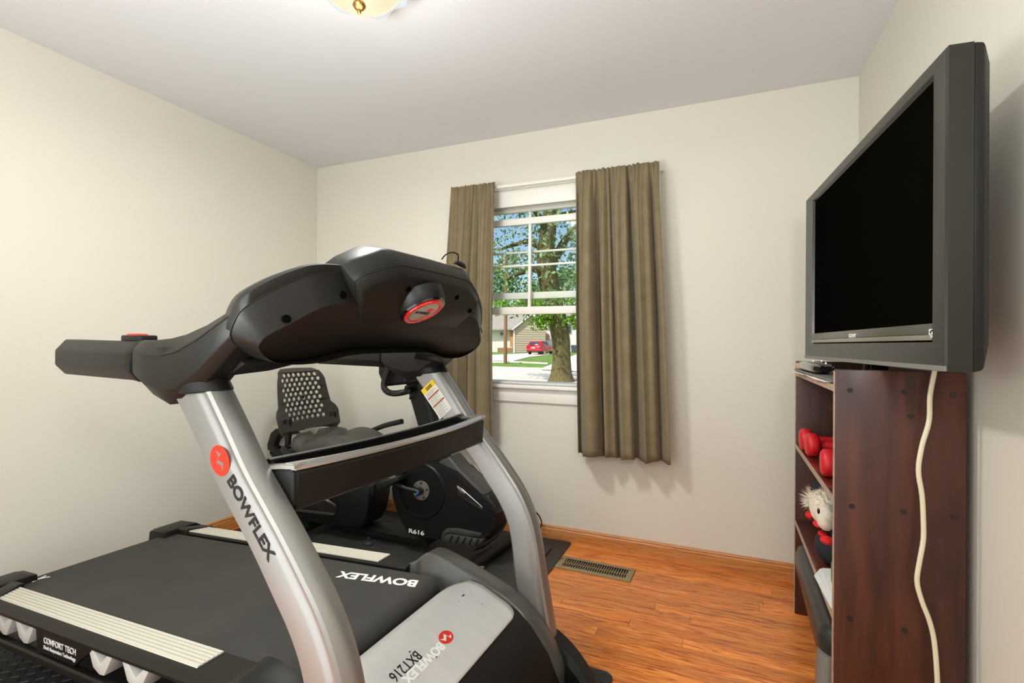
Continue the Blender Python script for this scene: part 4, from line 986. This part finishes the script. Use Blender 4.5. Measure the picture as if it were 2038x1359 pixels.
for nm, px, py, X, sc in (('beak', 1612, 1025, .322, (.8, 1.35, .7)), ('scarf', 1627, 1043, .318, (.7, 1.5, .45)), ('foot', 1646, 1075, .318, (1, 1.2, .6)), ('foot', 1638, 1062, .335, (.8, 1.0, .5))):
    q = onX(px, py, X); build(MB().ball((q.x, q.y, max(q.z, .419)), .020, 12, sc), nm, FELT, pl)
GRN = mat('green_pack', (50, 140, 60), .4, rgb2=(30, 96, 48), vscale=40)
gp = thing('green_carton', 'small green carton with dark top beside the plush bird on the third shelf', 'carton', (.35, 1.80, .405))
build(MB().box((.332, 1.775, .4052), (.378, 1.815, .478)), 'carton_body', GRN, gp, bevel=.003)
build(MB().box((.334, 1.777, .478), (.376, 1.813, .515)), 'carton_top', DARKF, gp, bevel=.004)
# loose papers overhanging the third shelf
pts = [(1637, 1122), (1662, 1128), (1662, 1195), (1655, 1203), (1620, 1137)]
for k, wh in enumerate(('lowest white sheet of', 'middle white sheet inside', 'topmost white sheet lying on')):
    z = .4062+.0045*k
    q = [onZ(x, y, .42) for x, y in ((1632+k*3, 1124+k*2), (1676, 1128), (1676, 1215), (1655+k*2.4, 1203-k*6), (1620+k*7, 1137-k*4))]
    q = [Vector((p.x+(.0 if i in (0, 3, 4) else .05), p.y, z)) for i, p in enumerate(q)]
    tag(build(MB().prism(q, (0, 0, .0014)), 'paper_sheet', PAPER, smooth=False), wh+' the loose stack overhanging the third bookcase shelf', 'paper', 'papers on the third shelf')
# aerobic step stored in the bottom
STEPB = mat('step_black', (40, 40, 38), .36, bump=.04, bscale=600); STEPG = mat('step_grey', (112, 110, 102), .5, bump=.1, bscale=400); RIDGE = mat('step_ridged', (22, 22, 21), .6)
st_ = thing('aerobic_step', 'black aerobic step platform with ridged top and grey feet in the bottom of the bookcase', 'step platform', (.40, 2.0, 0))
def sring(g, z): return [Vector((p.x+(p.y-1.66)*.036, p.y, z)) for p in rrect(.276+g, 1.640+g, .550-g, 2.400-g, max(.01, .075-g), 8)]
build(MB().loft([sring(.02, .222), sring(.004, .232), sring(0, .252), sring(.0, .290), sring(.010, .318), sring(.030, .334), sring(.045, .334), sring(.050, .328)]), 'platform', STEPB, st_, ang=50)
b = MB()
for k in range(34):
    y = 1.715+k*.019; b.box((.345, y, .3275), (.505, y+.011, .3315))
build(b, 'ridged_mat', RIDGE, st_, smooth=False, merge=False)
for (x0, y0, x1, y1) in ((.340, 2.03, .392, 2.19), (.335, 1.76, .41, 1.91)):
    build(slab(rrect(x0, y0, x1, y1, .022), .3316, .3345), 'grey_pad', STEPG, st_)
for y0, y1 in ((1.645, 1.725), (2.32, 2.390)):
    build(MB().loft([[Vector((p.x+(p.y-1.66)*.036, p.y, z)) for p in rrect((.272 if y0 < 2 else .37)-g, y0-g, .548+g, y1+g, .03)] for z, g in ((.0005, .004), (.05, .004), (.222, 0), (.262, -.004))]), 'riser', STEPG, st_, ang=40)

# ------------------------------------------------------------------ outdoors, seen through the window
CONC = mat('concrete', (236, 226, 208), .9, var=.06, vscale=.8); ROADM = mat('road', (226, 216, 198), .9, var=.08, vscale=.5)
GRASS = mat('lawn_grass', (118, 150, 52), .95, rgb2=(86, 124, 36), vscale=1.5, bump=.5, bscale=40)
def lawnz(y): return -.40 if y < 31 else -.40+(y-31)*.32/29
def onLawn(px, py):
    q = onZ(px, py, -.40)
    for _ in range(40): q2 = onZ(px, py, lawnz(q.y)); q = q*.5+q2*.5
    return q
def ground(name, y0, y1, m_, dz=0):
    b = MB(); b.prism([Vector((-70, y0, lawnz(y0)+dz)), Vector((50, y0, lawnz(y0)+dz)), Vector((50, y1, lawnz(y1)+dz)), Vector((-70, y1, lawnz(y1)+dz))], (0, 0, -.4))
    return struct(build(b, name, m_, smooth=False))
ground('front_lawn', 3.2, 18.6, GRASS); ground('street', 18.6, 31, ROADM, -.02); ground('far_lawn', 31, 160, GRASS, .02)
def slabpx(name, pts, m_, h=.05):
    q = [onLawn(x, y)+Vector((0, 0, .03)) for x, y in pts]
    return struct(build(MB().prism(q, (0, 0, h)), name, m_, smooth=False))
slabpx('driveway', [(1075, 736), (1190, 742), (1190, 700), (1152, 704), (1098, 727)], CONC)
slabpx('driveway', [(960, 722), (1008, 723), (1055, 711), (1110, 705), (1060, 704), (960, 708)], CONC)
slabpx('sidewalk', [(960, 719), (1090, 725.5), (1090, 723.5), (960, 717.5)], CONC)
BARK = mat('bark', (116, 106, 66), .95, rgb2=(72, 66, 40), vscale=6, bump=1., bscale=14, stretch=(3, 3, .5))
LEAFA = mat('leaf_bright', (136, 176, 48), .6, rgb2=(86, 130, 34), vscale=1.2); LEAFB = mat('leaf_grey', (150, 168, 112), .5, rgb2=(92, 122, 72), vscale=.9); LEAFC = mat('leaf_far', (92, 132, 72), .7, rgb2=(66, 104, 54), vscale=.5)
def leaves(mb, r_, n, fn, s0, s1):
    for k in range(n):
        c = fn(r_); a = Vector((r_.gauss(0, 1), r_.gauss(0, 1), r_.gauss(0, 1))).normalized(); b_ = a.orthogonal().normalized(); c2 = a.cross(b_); th = r_.uniform(0, 6.28)
        u = b_*math.cos(th)+c2*math.sin(th); v = a.cross(u); L = r_.uniform(s0, s1); w_ = L*.42
        mb.add([c-u*L, c+v*w_, c+u*L, c-v*w_], [(0, 1, 2, 3)])
tb_ = onLawn(1117, 758); D0 = (tb_-CO).dot(CF)
tree = thing('tree', 'big broadleaf tree with thick ridged trunk across the street, right of centre in the window', 'tree', tb_)
G = lambda px, py, D=D0: atD(px, py, D)
tp = [(1117, 762, .62), (1117, 745, .46), (1118, 715, .38), (1117, 680, .385), (1113, 655, .40), (1107, 625, .40), (1098, 590, .42), (1088, 540, .42), (1086, 500, .38), (1092, 455, .33), (1094, 415, .28), (1096, 340, .22)]
b = MB().tube([G(x, y) for x, y, r_ in tp], [r_ for *_, r_ in tp], 16)
for br in ([(1098, 530, .20), (1110, 505, .19), (1122, 482, .18), (1138, 460, .14), (1170, 430, .10)], [(1088, 545, .18), (1060, 535, .13), (1030, 545, .09), (1000, 560, .05)], [(1090, 470, .14), (1076, 435, .13), (1062, 415, .11), (1040, 380, .08)], [(1092, 500, .12), (1050, 480, .12), (1020, 488, .09), (996, 496, .05), (970, 500, .04)], [(1125, 640, .08), (1150, 620, .06), (1180, 600, .04)], [(1120, 660, .10), (1128, 665, .06), (1132, 667, .03)], [(1100, 440, .08), (1120, 425, .07), (1145, 420, .05)]):
    n_ = len(br); b2 = MB().tube([G(x, y, D0+(i*.5 if br[0][0] > 1091 else -i*.4)) for i, (x, y, r_) in enumerate(br)], [r_ for *_, r_ in br], 8); b.add(b2.v, b2.f)
build(b, 'trunk', BARK, tree, merge=False, ang=80)
lb = MB(); la = MB(); r3 = random.Random(21)
cl = [(G(r3.uniform(930, 1210), r3.uniform(380, 600), D0+r3.uniform(-2.2, 3.0)), r3.uniform(.35, .75)) for _ in range(110)]
def fB(r_):
    c, s_ = cl[r_.randrange(len(cl))]; return c+Vector((r_.gauss(0, s_), r_.gauss(0, s_), r_.gauss(0, s_*.5)))
leaves(lb, r3, 3600, fB, .07, .15)
ca = [(G(r3.uniform(960, 1200), r3.uniform(592, 617), D0+r3.uniform(-1, 2.5)), .28) for _ in range(26)]+[(G(x, y, D0-.4), .20) for x, y in ((1072, 636), (1080, 642), (1090, 634), (1085, 628), (1076, 650), (1136, 640), (1146, 636), (1150, 644))]
def fA(r_):
    c, s_ = ca[r_.randrange(len(ca))]; return c+Vector((r_.gauss(0, s_), r_.gauss(0, s_), r_.gauss(0, s_*.55)))
leaves(la, r3, 2600, fA, .06, .13)
o = build(lb, 'crown_foliage', LEAFB, tree, smooth=False, merge=False); o['kind'] = 'stuff'
o = build(la, 'low_foliage', LEAFA, tree, smooth=False, merge=False); o['kind'] = 'stuff'
# trees behind the houses
def far_tree(lab, px, py, D, R_, seed):
    c = atD(px, py, D); base = Vector((c.x, c.y, lawnz(c.y))); t = thing('tree', lab, 'tree', base, group='trees behind the houses')
    build(MB().tube([base, base+Vector((.2, 0, (c.z-base.z)*.6)), c], [.35, .28, .15], 8), 'trunk', BARK, t)
    r_ = random.Random(seed); lm = MB(); cs = [c+Vector((r_.gauss(0, R_*.5), r_.gauss(0, R_*.5), r_.gauss(0, R_*.42))) for _ in range(40)]
    def f(r_): q = cs[r_.randrange(40)]; return q+Vector((r_.gauss(0, R_*.16), r_.gauss(0, R_*.16), r_.gauss(0, R_*.14)))
    leaves(lm, r_, 1800, f, .22, .48); o = build(lm, 'crown_foliage', LEAFC, t, smooth=False, merge=False); o['kind'] = 'stuff'
far_tree('distant green tree behind the grey house, at the left of the window view', 1000, 560, 90, 4.2, 1)
far_tree('distant green tree behind the white house, at the right of the window view', 1128, 555, 104, 4.6, 2)
far_tree('distant green tree between the two houses, behind the big trunk', 1068, 590, 122, 4.2, 3)
# utility pole
pb = onLawn(1005.5, 724); Dp = (pb-CO).dot(CF); pole = thing('utility_pole', 'brown wooden utility pole on the far lawn, left in the window view', 'utility pole', pb)
build(MB().tube([pb-Vector((0, 0, .1)), pb+Vector((0, 0, 8.5))], [.145, .11], 10), 'pole', mat('pole_wood', (146, 112, 78), .9, rgb2=(110, 82, 56), vscale=3, stretch=(4, 4, .3)), pole)
build(MB().obox(pb+Vector((0, -.14, 7.6)), (1.1, 0, 0), (0, .05, 0), (0, 0, .06)), 'crossarm', mat('pole_arm', (120, 92, 64), .9), pole)
# grey gabled house
SID = mat('siding_grey', (176, 164, 144), .8, var=.10, vscale=1.6, stretch=(.2, .2, 6)); ROOFM = mat('roof_shingle', (158, 152, 142), .9, var=.15, vscale=3); WH = mat('house_white', (226, 222, 214), .7); DOORM = mat('door_orange', (196, 136, 84), .6); WIN = mat('dark_window', (60, 66, 74), .2)
DH = 66
def H(px, py, D=DH): return atD(px, py, D)
house = thing('house', 'grey house with low gable end and horizontal siding behind the red car', 'house', Vector((H(1054, 704).x, H(1054, 704).y, lawnz(H(1054, 704).y))))
gz = lawnz(H(1054, 704).y)-.1
L_, Rr, Ap, RE = H(1024, 654), H(1086, 652), H(1058, 628), H(1086, 652)
fwdv = Vector((CF.x, CF.y, 0)).normalized(); bkv = fwdv*9
poly = [Vector((L_.x, L_.y, gz)), Vector((Rr.x, Rr.y, gz)), Rr, Ap, L_]
build(MB().prism(poly, bkv), 'gable_wall', SID, house, smooth=False)
for k in range(12):
    z = gz+.25+k*.30; 
    if z > L_.z: break
    a, c_ = Vector((L_.x, L_.y, z))-fwdv*.03, Vector((Rr.x, Rr.y, z))-fwdv*.03
    build(MB().prism([a, c_, c_+Vector((0, 0, .03)), a+Vector((0, 0, .03))], -fwdv*.03), 'siding_board', SID, house, smooth=False)
rt = (Rr-L_).normalized()
for a, c_ in ((L_-rt*.35-Vector((0, 0, .25)), Ap+Vector((0, 0, .05))), (Rr+rt*.35-Vector((0, 0, .2)), Ap+Vector((0, 0, .05)))):
    build(MB().prism([a-fwdv*.4, c_-fwdv*.4, c_-fwdv*.4+Vector((0, 0, .22)), a-fwdv*.4+Vector((0, 0, .22))], bkv+fwdv*.4), 'roof_slope', ROOFM, house, smooth=False)
    build(MB().prism([a-fwdv*.45, c_-fwdv*.45, c_-fwdv*.45+Vector((0, 0, .2)), a-fwdv*.45+Vector((0, 0, .2))], fwdv*.05), 'barge_board', WH, house, smooth=False)
# main wing to the left with porch and door
ml, mr = H(962, 656, 70), H(1026, 656, 70)
build(MB().prism([Vector((ml.x, ml.y, gz)), Vector((mr.x, mr.y, gz)), mr, ml], fwdv*8), 'main_wall', WH, house, smooth=False)
q = [H(958, 658, 69), H(1030, 656, 69), H(1052, 622, 78), H(958, 618, 78)]
build(MB().prism(q, (0, 0, .2)), 'main_roof', ROOFM, house, smooth=False)
def hquad(x0, y0, x1, y1, D, name, m_, th=.08):
    a = [H(x0, y1, D), H(x1, y1, D), H(x1, y0, D), H(x0, y0, D)]; return build(MB().prism(a, fwdv*th), name, m_, house, smooth=False)
hquad(1015, 657, 1021.5, 690, 69.6, 'door', DOORM); hquad(1021.5, 656, 1024.5, 705, 65.9, 'corner_post', WH)
w_ = hquad(994, 660, 1003, 668, 69.6, 'window', WH); hquad(995.5, 661.5, 1001.5, 666.5, 69.4, 'window_pane', WIN)
hquad(990, 692, 1022, 703, 68.5, 'porch_wall', mat('brick_brown', (150, 118, 92), .9))
# white house on the right
h2 = thing('house', 'white sided house to the right of the big tree trunk', 'house', Vector((H(1130, 700, 74).x, H(1130, 700, 74).y, lawnz(H(1130, 700, 74).y))))
a, c_ = H(1084, 648, 74), H(1215, 644, 74); gz2 = lawnz(a.y)-.1
build(MB().prism([Vector((a.x, a.y, gz2)), Vector((c_.x, c_.y, gz2)), c_, a], fwdv*9), 'wall', mat('siding_white', (226, 216, 214), .75, var=.05, vscale=2, stretch=(.2, .2, 6)), h2, smooth=False)
build(MB().prism([a-rt*.5-fwdv*.5, c_+rt*.5-fwdv*.5, c_+rt*.5+fwdv*5+Vector((0, 0, 2.2)), a-rt*.5+fwdv*5+Vector((0, 0, 2.2))], (0, 0, .2)), 'roof', ROOFM, h2, smooth=False)
def h2q(x0, y0, x1, y1, D, name, m_):
    q = [H(x0, y1, D), H(x1, y1, D), H(x1, y0, D), H(x0, y0, D)]; build(MB().prism(q, fwdv*.08), name, m_, h2, smooth=False)
h2q(1130, 650, 1136, 662, 73.8, 'window', WIN); h2q(1086, 664, 1093, 676, 73.8, 'shutter', mat('shutter_tan', (176, 150, 118), .8))
# bins and post on the right drive
bp_ = onLawn(1143, 702); bn = thing('wheelie_bin', 'dark grey bin standing on the drive right of the tree trunk', 'bin', bp_)
build(MB().loft([[bp_+Vector((x*g, y*g, z)) for x, y in ((-.4, -.4), (.4, -.4), (.4, .4), (-.4, .4))] for z, g in ((.03, .8), (1.0, 1))]), 'bin_body', mat('bin_grey', (70, 74, 82), .6), bn)
build(MB().prism([bp_+Vector((x, y, 1.01)) for x, y in ((-.45, -.45), (.45, -.45), (.45, .45), (-.45, .45))], (.1, .1, .12)), 'bin_lid', mat('bin_lid', (82, 92, 108), .6), bn)
yp = onLawn(1141.5, 700); ypo = MB().tube([yp, yp+Vector((.1, 0, 1.6)), yp+Vector((-.25, 0, 2.3)), yp+Vector((-.3, 0, 3.2))], .06, 6)
tag(build(ypo, 'yard_post', BLKPR), 'thin dark bent post in front of the white house, right of the trunk', 'post')
# red car
cb = onLawn(1076, 706); cyaw = YAW+math.radians(-28)
car = thing('car', 'red hatchback car parked on the drive before the grey house, rear towards the window', 'car', cb+Vector((0, 0, .085)), cyaw)
CARR = mat('car_red', (196, 22, 30), .25, coat=.8)
pr = [(-2.05, .35), (-2.1, .62), (-2.02, .95), (-1.85, 1.05), (-1.55, 1.50), (-1.1, 1.60), (.0, 1.60), (.75, 1.10), (1.8, .92), (2.05, .70), (2.1, .35)]
rr = []
for x, g in ((-.92, .97), (-.86, 1), (.86, 1), (.92, .97)):
    rr.append([Vector((x*(1 if z < 1.06 else .84), y*g, z if z < 1.0 else 1.0+(z-1.0)*(1 if abs(x) < .9 else .9))) for y, z in pr])
body = build(MB().loft(rr), 'body', CARR, car, local=True, bevel=.05, ang=40)
build(MB().prism([(-.62, -1.83, 1.10), (.62, -1.83, 1.10), (.55, -1.60, 1.45), (-.55, -1.60, 1.45)], (0, -.06, .0)), 'rear_window', WIN, car, local=True, bevel=.01)
for s_ in (-1, 1):
    build(MB().prism([(s_*.80, -1.5, 1.10), (s_*.80, .55, 1.10), (s_*.78, .0, 1.50), (s_*.78, -1.25, 1.50)], (s_*.03, 0, 0)), 'side_window', WIN, car, local=True)
    build(MB().prism([(s_*.55, -2.10, .78), (s_*.90, -2.06, .78), (s_*.90, -2.0, .98), (s_*.55, -2.02, .98)], (0, -.05, 0)), 'tail_light', mat('tail_light', (150, 10, 14), .2), car, local=True)
    for y in (-1.35, 1.35): build(MB().lathe((s_*.80, y, .25), [(.001, -.1), (.28, -.1), (.33, -.06), (.33, .06), (.28, .1), (.001, .1)], 18, (1, 0, 0)), 'wheel', BLKPR, car, local=True)
build(MB().box((-.22, -2.15, .70), (.22, -2.09, .84)), 'number_plate', WHITEP, car, local=True)
build(MB().box((-.85, -2.13, .28), (.85, -2.0, .46)), 'bumper', mat('bumper_dark', (60, 30, 28), .6), car, local=True, bevel=.02)
